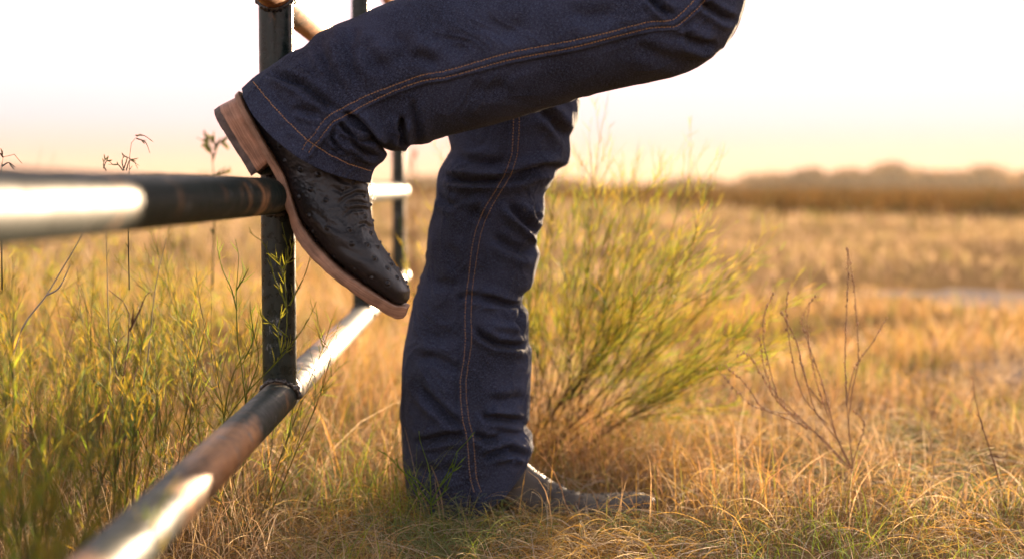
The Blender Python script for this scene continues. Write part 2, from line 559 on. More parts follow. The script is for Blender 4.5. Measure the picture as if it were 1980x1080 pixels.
M_SOIL = simple('pale_bare_soil', (0.28, 0.235, 0.20), 1.0, 0.0, nscale=9, var=0.22, bd=0.01)
bare_patch('bare_soil_ground', 1.95, 5.0, 0.62, 0.55, 1.0)
bare_patch('bare_soil_ground', 1.30, 3.15, 0.34, 0.30, 2.4)

# ================================================================== fence
FDX = -38 / F                                  # sideways drift of the fence per metre away
FX0 = (538 - 990) / F * 1.47
PR = 0.0180


def fx(y): return FX0 + FDX * (y - 1.47)


Z_MID = P(538, 379, 1.47)[2]
Z_BOT = P(538, 766, 1.47)[2]
Z_TOP = P(538, -14, 1.47)[2]
Z_HIGH = Z_TOP + (Z_TOP - Z_MID)
fence = empty('pipe_fence', (fx(1.47), 1.47, 0), 'green painted steel pipe fence panel running away beside the boots', 'fence')


def pipe_between(a, b, r, n=28, k=60, cap=True, wob=0.0):
    a, b = np.array(a, float), np.array(b, float)
    t = np.linspace(0, 1, k)
    pts = a + (b - a) * t[:, None]
    d = (b - a) / np.linalg.norm(b - a)
    rad = np.full(k, r)
    if cap:
        L = np.linalg.norm(b - a)
        ext = np.array([0, 0.25, 0.5, 0.72, 0.88, 0.97, 1.0])
        rr = r * np.sqrt(np.clip(1 - (ext * 0.98)**2, 0, 1))
        e_pts = b + d * (ext * r * 0.45)[:, None]
        s_pts = (a - d * (ext * r * 0.45)[:, None])[::-1]
        pts = np.concatenate([s_pts, pts[1:-1], e_pts]); rad = np.concatenate([rr[::-1], rad[1:-1], rr])
    mb = MB()
    mb.tubes(pts[None], rad[None], np.ones((1, 3)), n)
    return mb


def weld(center, axis_z, r, zrail):
    """bead where an upright meets a rail: a lumpy ring that saddles over the rail"""
    n = 96
    t = np.arange(n) / n * 2 * math.pi
    x = (r + 0.0008) * np.cos(t); y = (r + 0.0008) * np.sin(t)
    z = axis_z * np.sqrt(np.clip(PR**2 - (x * 0.985)**2, 0, None))
    ring = np.stack([center[0] + x, center[1] + y, zrail + z + axis_z * 0.001], -1)
    ring = np.concatenate([ring, ring[:1]])
    rad = 0.0030 + 0.0010 * np.sin(t * 14) * np.sin(t * 5 + 1) + 0.0008 * np.sin(t * 31)
    rad = np.concatenate([rad, rad[:1]])
    mb = MB(); mb.tubes(ring[None], rad[None], np.ones((1, 3)), 8)
    return mb


for z, mt in ((Z_HIGH, M_RAIL_T), (Z_TOP, M_RAIL_T), (Z_MID, M_RAIL_M), (Z_BOT, M_RAIL)):
    pipe_between((fx(-0.6), -0.6, z), (fx(3.5), 3.5, z), PR, 40, 160).build('rail', mt, fence)
for y in (0.53, 1.47, 2.41, 3.36):
    for z0, z1 in ((Z_BOT, Z_MID), (Z_MID, Z_TOP), (Z_TOP, Z_HIGH)):
        c = (fx(y), y)
        post = pipe_between((c[0], c[1], z0 + PR * 0.55), (c[0], c[1], z1 - PR * 0.55), PR * (0.98 if y < 2 else 0.86), 40, 40, False).build('post', M_POST, fence)
        weld(c, 1, PR, z0).build('weld_bead', M_WELD, post)
        weld(c, -1, PR, z1).build('weld_bead', M_WELD, post)

# ================================================================== person: jeans and boots
person = empty('person', (0.12, 1.6, 0), 'person in dark blue jeans and black boots leaning with one foot up on a rail', 'person')

YR = 1.44                                        # depth of the raised leg
YS = 1.74                                        # depth of the standing leg
R_SEC = [((472, 171), (715, 354)), ((497, 148), (724, 326)), ((515, 136), (743, 312)), ((534, 124), (750, 299)), ((564, 103), (741, 286)), ((587, 94), (762, 294)),
         ((614, 68), (783, 293)), ((640, 56), (795, 280)), ((691, 33), (815, 279)), ((759, 2), (866, 261)), ((850, -30), (960, 238)), ((965, -62), (1060, 209)),
         ((1060, -86), (1150, 181)), ((1130, -110), (1236, 163)), ((1172, -135), (1300, 150)), ((1192, -165), (1361, 124)),
         ((1200, -195), (1408, 81)), ((1200, -225), (1431, 38)), ((1190, -260), (1441, -6)), ((1160, -330), (1436, -90)),
         ((1090, -450), (1390, -230)), ((1010, -560), (1330, -400)), ((940, -640), (1290, -560)), ((880, -760), (1270, -760))]
r_hd = [0.060, 0.060, 0.060, 0.060, 0.060, 0.060, 0.060, 0.060, 0.061, 0.062, 0.064, 0.067, 0.070, 0.071, 0.071, 0.072, 0.073, 0.074, 0.076, 0.080, 0.086, 0.09, 0.092, 0.09]
r_y = [YR] * 19 + [YR + 0.005, YR + 0.02, YR + 0.05, YR + 0.08, YR + 0.11]
r_sag = [(-20, 30), (-17, 25), (-14, 20), (-11, 16), (-8, 11), (-5, 6), (-2, 2)] + [(0, 0)] * 17
S_SEC = [((880, -760), (1270, -760)), ((860, -400), (1215, -380)), ((862, -120), (1165, -100)), ((861, 60), (1138, 60)), ((860, 150), (1128, 120)), ((862, 210), (1122, 180)),
         ((866, 262), (1118, 228)), ((872, 291), (1103, 266)), ((866, 303), (1105, 290)), ((851, 328), (1102, 314)), ((845, 352), (1080, 328)),
         ((842, 382), (1064, 356)), ((837, 405), (1051, 380)), ((833, 421), (1052, 400)), ((827, 444), (1047, 430)), ((823, 475), (1037, 468)),
         ((822, 503), (1045, 491)), ((816, 525), (1039, 518)), ((810, 548), (1031, 549)), ((803, 575), (1012, 570)), ((799, 592), (1008, 585)),
         ((795, 609), (1019, 602)), ((788, 640), (1021, 638)), ((783, 662), (1021, 658)), ((779, 686), (1028, 678)), ((775, 747), (1025, 750)),
         ((773, 800), (1024, 804)), ((774, 822), (1018, 820)), ((776, 845), (1029, 840)), ((778, 872), (1031, 862)), ((781, 905), (1028, 878)), ((785, 940), (1023, 890)), ((792, 985), (1022, 892))]
s_hd = [0.10, 0.105, 0.095, 0.086, 0.082, 0.080] + [0.078] * 6 + [0.076] * 6 + [0.075] * 8 + [0.076] * 6 + [0.075]
s_y = [YR + 0.22, YS - 0.05, YS - 0.02] + [YS] * 30
s_sag = [(0, 0)] * 26 + [(0, 0), (0, 0), (1, 4), (3, 10), (3, 18), (3, 32), (0, 45)]

LEN = lambda a, b: ((a[0] - b[0])**2 + (a[1] - b[1])**2)**0.5

# seams traced on the cloth (photo px)
R_SEAM_U = [(584, 292), (592, 277), (605, 263), (623, 237), (636, 224), (652, 215), (706, 187), (765, 164), (818, 145), (860, 138), (985, 102), (1110, 78), (1204, 56), (1261, 42), (1298, 40), (1320, 24), (1342, 1), (1362, -22)]
R_SEAM_L = [(596, 298), (604, 285), (617, 271), (634, 248), (644, 236), (660, 228), (709, 201), (765, 175), (824, 155), (860, 150), (985, 116), (1110, 91), (1220, 63), (1261, 54), (1304, 52), (1332, 32), (1364, 0), (1384, -22)]
R_HEM = [(489, 158), (522, 198), (558, 237), (599, 275), (638, 299), (676, 318), (718, 331)]
S_SEAM_L = [(986, 200), (993, 232), (990, 292), (973, 343), (957, 370), (936, 405), (918, 452), (911, 490), (907, 530), (901, 575), (899, 620), (900, 652), (896, 700), (890, 740), (891, 770), (895, 813), (902, 840), (905, 870), (909, 920), (917, 952)]
S_SEAM_R = [(998, 200), (1004, 232), (1001, 292), (985, 343), (968, 370), (948, 405), (930, 452), (923, 490), (917, 530), (912, 575), (911, 620), (912, 652), (906, 700), (901, 740), (902, 770), (907, 813), (914, 840), (917, 870), (921, 920), (931, 952)]

R_STROKES = [
    ([(512, 136), (546, 151), (587, 166), (622, 194), (656, 221)], 9, 0.0042, 'v'),
    ([(505, 150), (540, 164), (575, 184), (610, 214)], 8, 0.0015, 'r'),
    ([(608, 76), (622, 104), (640, 138), (664, 184)], 13, 0.0028, 'v'),
    ([(590, 100), (600, 130), (612, 158)], 12, 0.0012, 'v'),
    ([(690, 40), (678, 80), (676, 130), (694, 170)], 17, 0.0032, 'v'),
    ([(716, 70), (708, 92), (722, 120), (750, 140)], 18, 0.0026, 'v'),
    ([(790, 118), (812, 112), (850, 124)], 14, 0.0022, 'v'),
    ([(660, 214), (672, 222), (690, 236), (716, 262), (742, 284)], 9, 0.0062, 'v'),
    ([(700, 208), (720, 238), (738, 262), (758, 280)], 8, 0.003, 'r'),
    ([(778, 226), (777, 245), (776, 262), (778, 288)], 8, 0.0066, 'v'),
    ([(766, 222), (758, 240), (756, 262)], 9, 0.0022, 'r'),
    ([(800, 190), (800, 215), (806, 250), (806, 278)], 10, 0.0024, 'v'),
    ([(652, 232), (668, 250), (695, 268), (722, 280)], 6, 0.0042, 'v'),
    ([(648, 250), (640, 268), (656, 288), (676, 304)], 5, 0.0032, 'v'),
    ([(672, 262), (694, 284), (716, 300), (738, 306)], 7, 0.0042, 'v'),
    ([(560, 210), (590, 216), (622, 222)], 9, 0.002, 'v'),
    ([(530, 180), (548, 204), (572, 236), (590, 258)], 11, 0.0016, 'v'),
    ([(640, 285), (655, 300), (668, 308)], 5, 0.0025, 'v'),
    ([(1250, -12), (1275, 14), (1302, 34)], 9, 0.0050, 'v'),
    ([(1270, 6), (1288, 20), (1300, 30)], 5, 0.0018, 'r'),
    ([(1316, 60), (1336, 78), (1362, 88), (1390, 86)], 11, 0.0042, 'v'),
    ([(1304, 52), (1325, 68), (1350, 78)], 7, 0.0020, 'r'),
    ([(1350, 2), (1376, 18), (1400, 34), (1428, 42)], 9, 0.0036, 'v'),
    ([(1220, 80), (1260, 104), (1310, 122), (1350, 118)], 16, 0.0018, 'v'),
    ([(900, 170), (940, 178), (990, 166)], 20, 0.0014, 'v'),
    ([(930, 40), (980, 60), (1030, 50)], 22, 0.0018, 'v'),
    ([(1090, 20), (1140, 34), (1200, 22)], 20, 0.0018, 'v'),
    ([(860, 60), (880, 90), (910, 100)], 18, 0.0016, 'v'),
    ([(844, 20), (830, 60), (850, 90)], 16, 0.0014, 'v'),
    ([(760, 60), (780, 90), (770, 130)], 20, 0.0016, 'v'),
]
S_STROKES = [
    ([(852, 338), (878, 348), (920, 352), (960, 350), (984, 340)], 8, 0.0062, 'v'),
    ([(870, 300), (905, 312), (945, 318), (985, 312)], 12, 0.0030, 'v'),
    ([(960, 352), (1000, 340), (1040, 326), (1092, 322)], 10, 0.0050, 'v'),
    ([(1000, 318), (1040, 312), (1090, 308)], 10, 0.0022, 'r'),
    ([(1036, 210), (1066, 228), (1088, 256), (1100, 274)], 12, 0.0044, 'v'),
    ([(962, 390), (985, 424), (1014, 452), (1044, 478)], 8, 0.0040, 'r'),
    ([(980, 392), (1006, 420), (1030, 444), (1040, 462)], 10, 0.0042, 'v'),
    ([(950, 452), (982, 476), (1008, 488), (1040, 486)], 11, 0.0036, 'v'),
    ([(900, 420), (920, 410), (940, 432)], 12, 0.0024, 'v'),
    ([(895, 390), (920, 372), (945, 372)], 10, 0.0018, 'v'),
    ([(844, 372), (860, 392), (888, 400)], 9, 0.0020, 'v'),
    ([(918, 574), (950, 578), (985, 590), (1012, 594)], 9, 0.0044, 'v'),
    ([(880, 580), (905, 570), (930, 574)], 8, 0.0022, 'v'),
    ([(914, 626), (932, 648), (958, 664), (990, 668), (1026, 668)], 8, 0.0052, 'v'),
    ([(928, 616), (950, 628), (985, 632), (1018, 640)], 9, 0.0026, 'r'),
    ([(1008, 590), (1000, 620), (1010, 650)], 8, 0.003, 'v'),
    ([(800, 694), (840, 690), (880, 712), (900, 716)], 12, 0.0026, 'v'),
    ([(812, 742), (838, 776), (868, 806), (894, 828)], 10, 0.0044, 'v'),
    ([(800, 716), (846, 740), (888, 772)], 12, 0.0018, 'r'),
    ([(934, 790), (940, 806), (966, 808), (992, 812), (1020, 816)], 8, 0.0056, 'v'),
    ([(940, 770), (970, 776), (1000, 770), (1022, 776)], 12, 0.0024, 'v'),
    ([(800, 858), (832, 850), (868, 842), (905, 842)], 9, 0.0050, 'v'),
    ([(914, 834), (938, 850), (966, 846)], 9, 0.0042, 'v'),
    ([(930, 892), (950, 876), (984, 868), (1010, 878), (1026, 884)], 8, 0.0054, 'v'),
    ([(988, 892), (990, 880), (1000, 876)], 6, 0.003, 'v'),
    ([(960, 890), (975, 884), (990, 880)], 6, 0.002, 'r'),
    ([(820, 640), (850, 652), (880, 640)], 14, 0.0018, 'v'),
    ([(836, 540), (860, 552), (888, 548)], 14, 0.0016, 'v'),
    ([(860, 470), (880, 500), (884, 530)], 14, 0.0014, 'v'),
    ([(792, 900), (830, 912), (870, 908), (900, 916)], 14, 0.0020, 'v'),
    ([(1040, 390), (1030, 410), (1044, 430)], 6, 0.003, 'v'),
]


def lap(seam, off, w, amp):
    s = np.array(seam, float)
    t = np.gradient(s, axis=0); t /= np.linalg.norm(t, axis=1, keepdims=True)
    nrm = np.stack([-t[:, 1], t[:, 0]], 1)
    return (list(map(tuple, s + nrm * off)), w, amp, 's')


R_STROKES.append(lap(R_SEAM_L[:], 4.5, 26, 0.0016))
R_STROKES.append((R_HEM, 1.6, -0.0008, 'R'))
R_STROKES.append((R_SEAM_L, 2.0, -0.0007, 'R'))
R_STROKES.append((R_SEAM_U, 2.0, -0.0006, 'R'))
R_STROKES.append(([((a[0]+b[0])/2,(a[1]+b[1])/2) for a, b in zip(R_SEAM_U[-9:], R_SEAM_L[-9:])], 3.5, 0.0006, 'R'))
S_STROKES.append(lap(S_SEAM_L[:], 4.0, 20, 0.0016))
S_STROKES.append((S_SEAM_L, 1.4, -0.0004, 'R'))
S_STROKES.append((S_SEAM_R, 1.4, -0.0004, 'R'))


def leg_grid(secs, y, hd, sag, strokes, nu, nv, seed, hem_first, wr):
    g, cen, x = loft(secs, y, hd, nu, nv, 2.15, sag)
    n = normals(g)
    # gentle folds of the whole cloth, running round the leg
    arc = np.cumsum(np.concatenate([[0], np.linalg.norm(np.diff(cen, axis=0), axis=1)]))
    th = np.arange(nu) / nu * 2 * math.pi
    cyl = np.stack([np.cos(th)[None] * np.ones(nv)[:, None], np.sin(th)[None] * np.ones(nv)[:, None], np.repeat(arc[:, None], nu, 1)], -1)
    big = fbm(cyl, (0.9, 0.9, 9.0), seed, 2)
    mid = fbm(cyl + big[..., None] * 0.12, (1.6, 1.6, 26.0), seed + 7, 2)
    fold = (1 - np.abs(np.clip(mid * 1.6, -1, 1)))**2 - 0.35
    disp = big * 0.0040 * wr + fold * 0.0030 * wr
    q = proj(g)
    toc = CAMP - g; toc /= np.linalg.norm(toc, axis=-1, keepdims=True)
    fr = smooth01((n * toc).sum(-1), -0.15, 0.25)
    sf = stroke_field(q, strokes)
    disp = disp * (1 - 0.35 * fr) + sf * fr * 2.6
    # keep the traced outline where it is
    edge = 1 - np.abs(np.cos(th))**6 * 0.55
    g = g + n * (disp * edge[None])[..., None]
    return g, cen, arc


def close_hem(g, cen, first):
    """turn the cloth edge inwards and run it back up inside the leg"""
    rows = []
    idx = 0 if first else -1
    src = [0, 1, 3, 8, 14, 22] if first else [-1, -2, -4, -9, -15, -23]
    for k, (i, sh) in enumerate(zip(src, (0.0007, 0.0018, 0.0022, 0.0026, 0.003, 0.003))):
        c = g[i].mean(0)
        d = c - g[i]; d /= np.linalg.norm(d, axis=-1, keepdims=True)
        rows.append(g[i] + d * sh)
    rows = np.array(rows)
    return np.concatenate([rows[::-1], g]) if first else np.concatenate([g, rows])


NUR, NVR = 420, 900
gr, cr, ar = leg_grid(R_SEC, r_y, r_hd, r_sag, R_STROKES, NUR, NVR, 3.0, True, 0.8)
NUS, NVS = 380, 900
gs, cs_, as_ = leg_grid(S_SEC, s_y, s_hd, s_sag, S_STROKES, NUS, NVS, 21.0, False, 1.15)


def leg_uv(g, arc, extra_front, extra_back):
    nv, nu, _ = g.shape
    v = np.concatenate([np.full(extra_front, arc[0]), arc, np.full(extra_back, arc[-1])])
    U = np.arange(nu) / nu * 0.40
    U = np.abs(U - 0.20)
    return np.stack([np.repeat(U[None], nv, 0), np.repeat(v[:, None], nu, 1)], -1)


gr2 = close_hem(gr, cr, True)
gs2 = close_hem(gs, cs_, False)
jm = MB()
jm.add(gr2, grid_faces(gr2.shape[0], NUR), uv=leg_uv(gr2, ar, 6, 0))
jm.add(gs2, grid_faces(gs2.shape[0], NUS), uv=leg_uv(gs2, as_, 0, 6))
# hips and waist that both legs run into
hip = [((880, -1130), (1230, -1130)), ((862, -1000), (1250, -1000)), ((850, -860), (1280, -860)), ((850, -720), (1290, -720)), ((880, -600), (1270, -600)), ((960, -520), (1180, -520))]
gh, ch, xh = loft(hip, [1.60] * 6, [0.13, 0.15, 0.165, 0.17, 0.155, 0.09], 96, 60, 2.2)
jm.add(gh, grid_faces(60, 96), uv=np.stack([np.repeat(np.abs(np.arange(96) / 96 - .5)[None], 60, 0), np.repeat(np.linspace(0, .4, 60)[:, None], 96, 1)], -1))
jeans = jm.build('jeans', M_DENIM, person)

bvr = BVHTree.FromPolygons([tuple(p) for p in gr.reshape(-1, 3)], [tuple(int(i) for i in f) for f in grid_faces(NVR, NUR)])
bvs = BVHTree.FromPolygons([tuple(p) for p in gs.reshape(-1, 3)], [tuple(int(i) for i in f) for f in grid_faces(NVS, NUS)])


def on_surface(bv, pts_px, step_px=1.0):
    s = np.array(pts_px, float)
    xs = np.concatenate([[0], np.cumsum(np.linalg.norm(np.diff(s, axis=0), axis=1))])
    x = np.arange(0, xs[-1], step_px)
    q = hermite(s, xs, x=x)
    out = []
    for a in q:
        d = Vector(ray(*a)).normalized()
        loc, nrm, _, _ = bv.ray_cast(Vector(CAMP), d, 6.0)
        if loc is not None:
            if nrm.dot(d) > 0: nrm = -nrm
            out.append((np.array(loc), np.array(nrm)))
    return out


def stitches(bv, seams, name, parent, m, pitch=0.0032, length=0.0024, r=0.00037, lift=0.0002, step=0.8):
    mb = MB()
    for px in seams:
        pn = on_surface(bv, px, step)
        if len(pn) < 3: continue
        p = np.array([a for a, _ in pn]); n = np.array([b for _, b in pn])
        jump = np.linalg.norm(np.diff(p, axis=0), axis=1)
        cum = np.concatenate([[0], np.cumsum(jump)])
        S = np.arange(0.001, cum[-1] - length, pitch)
        S = S + rng.normal(0, 0.00012, len(S))
        t = np.linspace(0, 1, 5)
        at = S[:, None] + t[None] * length
        pos = np.stack([np.interp(at, cum, p[:, k]) for k in range(3)], -1)
        nn = np.stack([np.interp(at, cum, n[:, k]) for k in range(3)], -1)
        hump = np.array([-0.6, 0.6, 1, 0.6, -0.6]) * r * 0.9
        pos = pos + nn * (lift + hump)[None, :, None]
        rad = np.repeat((np.array([0.45, 0.9, 1, 0.9, 0.45]) * r)[None], len(S), 0)
        mb.tubes(pos, rad, np.ones((len(S), 3)), 6)
    return mb.build(name, m, parent)


stitches(bvr, [R_SEAM_U, R_SEAM_L], 'side_seam_stitching', jeans, M_STITCH)
stitches(bvr, [R_HEM], 'hem_stitching', jeans, M_STITCH, 0.0029, 0.0025)
stitches(bvs, [S_SEAM_L, S_SEAM_R], 'side_seam_stitching', jeans, M_STITCH, 0.0034, 0.0022)


# ------------------------------------------------------------------ boots
def quills(g, n, min_d, seed, amp=0.0021, r=0.0018, keep=None):
    pts = g.reshape(-1, 3); nn = n.reshape(-1, 3)
    rg = np.random.default_rng(seed)
    cand = rg.permutation(len(pts))
    chosen = []
    for i in cand:
        p = pts[i]
        if keep is not None and not keep(i): continue
        if all(((p - c)**2).sum() > min_d**2 for c in chosen): chosen.append(p)
        if len(chosen) > 125: break
    disp = np.zeros(len(pts))
    for c in chosen:
        d2 = ((pts - c)**2).sum(1)
        k = rg.uniform(0.7, 1.25)
        disp += amp * k * np.exp(-(d2 / (r * r))**1.5) - amp * 0.28 * np.exp(-((np.sqrt(d2) - 1.7 * r) / (0.6 * r))**2)
    return disp.reshape(g.shape[:2])


def boot(secs, y, hd, sole, heel, cap, strokes, seed, quill_rows, label, leather=None):
    """secs: upper; sole: list of (inner px, outer px, half width m); heel: quad of px + widths"""
    g, cen, x = loft(secs, y, hd, 300, 420, 2.1)
    n = normals(g)
    sf = stroke_field(proj(g), strokes)
    rough = fbm(g, (60, 60, 60), seed, 2) * 0.0005
    wr = fbm(g, (150, 60, 150), seed + 5, 2)
    xx = x / x[-1]
    flex = (np.exp(-((xx - 0.52) / 0.13)**2))[:, None]
    disp = rough + sf + ((1 - np.abs(np.clip(wr * 1.8, -1, 1)))**2 - 0.3) * 0.0006 * flex
    keep = (lambda i: quill_rows[0] < (i // 300) / 420 < quill_rows[1])
    disp = disp + quills(g, n, 0.0140, seed=int(seed), keep=keep)
    g = g + n * disp[..., None]
    mb = MB(); mb.add(g, grid_faces(420, 300))
    tip = g[-1].mean(0)
    mb.add(np.concatenate([g[-1], tip[None]]), np.array([[i, (i + 1) % 300, 300] for i in range(300)]))
    b = mb.build('boot', leather or M_BOOT, person)
    if label: b['label'] = label
    # outsole: a slab following the last, with rounded edges
    y0 = y if np.isscalar(y) else y[-1]
    I = np.array([s[0] for s in sole], float); O = np.array([s[1] for s in sole], float); W = np.array([s[2] for s in sole], float)
    xs = np.concatenate([[0], np.cumsum(np.linalg.norm(np.diff((I + O) / 2, axis=0), axis=1))])
    nn_ = 220
    xq = np.linspace(0, xs[-1], nn_)
    pi, po, w = PV(hermite(I, xs, x=xq), np.full(nn_, y0)), PV(hermite(O, xs, x=xq), np.full(nn_, y0)), hermite(W, xs, x=xq)[:, 0]
    prof = []
    for a, bb in ((-1, 0.0), (-1, 0.08), (-1.012, 0.25), (-1.012, 0.75), (-1, 0.93), (-0.985, 1.0), (-0.5, 1.0), (0, 1.0), (0.5, 1.0), (0.985, 1.0), (1, 0.93), (1.012, 0.75), (1.012, 0.25), (1, 0.08), (1, 0.0), (0.5, 0), (0, 0), (-0.5, 0)):
        prof.append((a, bb))
    prof = np.array(prof)
    sg = pi[:, None] + (po - pi)[:, None] * prof[None, :, 1:2]
    sg[..., 1] += w[:, None] * prof[None, :, 0]
    sg += (fbm(sg, (90, 90, 90), seed + 9, 2) * 0.0005)[..., None]
    uvs = np.stack([np.repeat(prof[None, :, 1] * 0.01, nn_, 0), np.repeat(xq[:, None] / F * y0, len(prof), 1)], -1)[..., ::-1]
    sb = MB(); sb.add(sg, grid_faces(nn_, len(prof)), uv=uvs)
    for r0 in (0, -1):
        c0 = sg[r0].mean(0)
        sb.add(np.concatenate([sg[r0], c0[None]]), np.array([[i, (i + 1) % len(prof), len(prof)] for i in range(len(prof))]), uv=np.zeros((len(prof) + 1, 2)))
    sb.build('sole', M_SOLE, b)
    # welt stitching along the visible edge of the sole
    k = np.arange(14, nn_ - 6)
    for sgn in (-1, 1):
        pp = pi[k] + (pi[k] - po[k]) * 0.02
        pp = pp.copy(); pp[:, 1] += sgn * w[k] * 0.985
        L = np.concatenate([[0], np.cumsum(np.linalg.norm(np.diff(pp, axis=0), axis=1))])
        S = np.arange(0, L[-1] - 0.003, 0.0036)
        at = S[:, None] + np.linspace(0, 1, 4)[None] * 0.0026
        pos = np.stack([np.interp(at, L, pp[:, c]) for c in range(3)], -1)
        wb = MB(); wb.tubes(pos, np.full(pos.shape[:2], 0.00035), np.ones((len(S), 3)), 5)
        wb.build('welt_stitching', M_WELT, b)
    # heel stack
    def block(q, w0, w1, name, m, rows=24):
        (f0, f1, c1, c0) = [np.array(p, float) for p in q]     # foot back, foot breast, floor breast, floor back
        nplan = 64
        t = np.linspace(-math.pi / 2, math.pi / 2, 40)
        plan = [(0.5 - 0.5 * math.cos(a) * 1.0, math.sin(a)) for a in t]   # placeholder overwritten below
        back = [(0.34 * (1 - math.cos(a)), math.sin(a)) for a in np.linspace(-math.pi / 2, math.pi / 2, 41)]
        pl = [(0.34 - 0.34 * math.cos(a), math.sin(a)) for a in np.linspace(-math.pi / 2, math.pi / 2, 41)]
        br = [(0.34 + 0.66 * s, 1.0) for s in np.linspace(0.08, 1, 10)] + [(1.0 - 0.05 * math.sin(math.pi * s), 1 - 2 * s) for s in np.linspace(0.05, 0.95, 14)] + [(0.34 + 0.66 * s, -1.0) for s in np.linspace(1, 0.08, 10)]
        pl = np.array(pl + br)
        rows_ = []
        for h in np.linspace(0, 1, rows):
            bk = f0 + (c0 - f0) * h; be = f1 + (c1 - f1) * h
            A_, B_ = PV(bk, np.array(y0)), PV(be, np.array(y0))
            ww = w0 + (w1 - w0) * h
            ring = A_ + (B_ - A_) * pl[:, 0:1]
            ring[:, 1] -= pl[:, 1] * ww
            rows_.append(ring)
        gg = np.array(rows_)
        gg += (fbm(gg, (80, 80, 80), seed + 3, 2) * 0.0005)[..., None]
        L = np.concatenate([[0], np.cumsum(np.linalg.norm(np.diff(gg[0], axis=0), axis=1))])
        uv = np.stack([np.repeat(L[None], rows, 0), np.repeat(np.linspace(0, 0.035, rows)[:, None], len(pl), 1)], -1)
        hb = MB(); hb.add(gg, grid_faces(rows, len(pl)), uv=uv)
        for r0 in (0, -1):
            c_ = gg[r0].mean(0)
            hb.add(np.concatenate([gg[r0], c_[None]]), np.array([[i, (i + 1) % len(pl), len(pl)] for i in range(len(pl))]), uv=np.concatenate([uv[r0], uv[r0][:1]]))
        return hb.build(name, m, b, smooth=False)
    hl = block(heel[0], heel[1], heel[2], 'heel', M_HEEL)
    block(cap[0], cap[1], cap[2], 'heel_cap', M_RUBBER, 6)
    return b


UR = [((625, 120), (735, 220)), ((570, 135), (720, 265)), ((515, 155), (706, 310)), ((486, 172), (704, 336)), ((471, 186), (708, 352)), ((480, 212), (712, 365)), ((503, 256), (714, 380)), ((528, 298), (716, 402)),
      ((550, 342), (719, 424)), ((566, 380), (723, 444)), ((578, 412), (730, 460)), ((593, 437), (741, 478)), ((620, 472), (755, 499)),
      ((655, 507), (768, 518)), ((690, 534), (779, 536)), ((722, 557), (787, 550)), ((748, 575), (792, 562)), ((764, 585), (792, 574)), ((773, 588), (787, 584))]
ur_hd = [0.046, 0.046, 0.046, 0.044, 0.039, 0.036, 0.034, 0.034, 0.036, 0.039, 0.043, 0.046, 0.047, 0.045, 0.040, 0.034, 0.027, 0.019, 0.010]
SR = [((466, 178), (460, 184), 0.012), ((470, 186), (463, 190), 0.024), ((480, 204), (472, 210), 0.032), ((500, 240), (491, 246), 0.036), ((530, 295), (521, 301), 0.036),
      ((545, 320), (535, 327), 0.033), ((556, 341), (545, 350), 0.031), ((566, 372), (554, 381), 0.031), ((578, 408), (567, 414), 0.034), ((588, 430), (576, 441), 0.038),
      ((600, 448), (585, 460), 0.042), ((625, 477), (610, 488), 0.048), ((663, 514), (649, 526), 0.051), ((711, 549), (699, 564), 0.048),
      ((752, 577), (740, 593), 0.038), ((772, 588), (760, 606), 0.030), ((784, 589), (773, 612), 0.024), ((790, 592), (783, 611), 0.018)]
HR = ((466, 184), (534, 312), (508, 333), (427, 204))
HRW = (0.032, 0.030)
CR_ = ((427, 204), (508, 333), (497, 341), (416, 212))
B_STR = [([(652, 398), (668, 382), (690, 372), (712, 376)], 4, 0.0022, 'v'), ([(660, 420), (680, 405), (704, 404), (716, 412)], 4, 0.0020, 'v'),
         ([(672, 392), (694, 390), (712, 396)], 3, 0.0016, 'v'), ([(640, 330), (668, 352), (700, 360)], 7, 0.0014, 'v'), ([(640, 360), (660, 372), (690, 362)], 6, 0.0014, 'v'),
         ([(690, 436), (706, 432), (722, 444)], 4, 0.0016, 'v'), ([(600, 400), (630, 430), (672, 452)], 8, 0.0012, 'v'), ([(648, 470), (690, 492), (730, 506)], 9, 0.0012, 'v'),
         ([(548, 268), (536, 282), (530, 296)], 2.2, 0.0012, 'v'), ([(640, 500), (690, 530), (740, 552)], 8, 0.0010, 'v'), ([(560, 280), (600, 300), (640, 330)], 10, 0.0010, 'v')]
boot(UR, YR, ur_hd, SR, (HR, *HRW), (CR_, 0.030, 0.0305), B_STR, 4.0, (0.17, 0.93), 'black ostrich boot raised with its heel hooked on the rail')

US = [((838, 800), (985, 800)), ((832, 860), (1000, 850)), ((815, 910), (1012, 885)), ((808, 938), (1038, 910)), ((818, 957), (1062, 926)), ((858, 961), (1085, 938)), ((908, 970), (1106, 948)),
      ((958, 981), (1126, 955)), ((1008, 989), (1147, 959)), ((1058, 993), (1168, 959)), ((1108, 994), (1190, 958)), ((1158, 993), (1211, 956)),
      ((1200, 991), (1234, 955)), ((1234, 988), (1253, 957)), ((1255, 985), (1265, 962)), ((1263, 981), (1269, 970))]
us_hd = [0.045, 0.046, 0.044, 0.040, 0.036, 0.034, 0.034, 0.036, 0.040, 0.044, 0.046, 0.045, 0.039, 0.030, 0.020, 0.010]
SS = [((806, 950), (806, 958), 0.012), ((812, 956), (812, 964), 0.026), ((830, 959), (830, 967), 0.034), ((880, 966), (879, 975), 0.036), ((920, 974), (918, 983), 0.033),
      ((960, 983), (958, 993), 0.032), ((1010, 990), (1008, 1001), 0.038), ((1060, 994), (1059, 1005), 0.045), ((1110, 995), (1109, 1006), 0.050), ((1160, 994), (1160, 1005), 0.049),
      ((1205, 992), (1206, 1002), 0.040), ((1240, 988), (1242, 998), 0.030), ((1262, 984), (1264, 993), 0.020), ((1270, 981), (1272, 989), 0.012)]
HS = ((808, 962), (896, 977), (888, 996), (814, 996))
CS = ((814, 996), (888, 996), (887, 1006), (815, 1006))
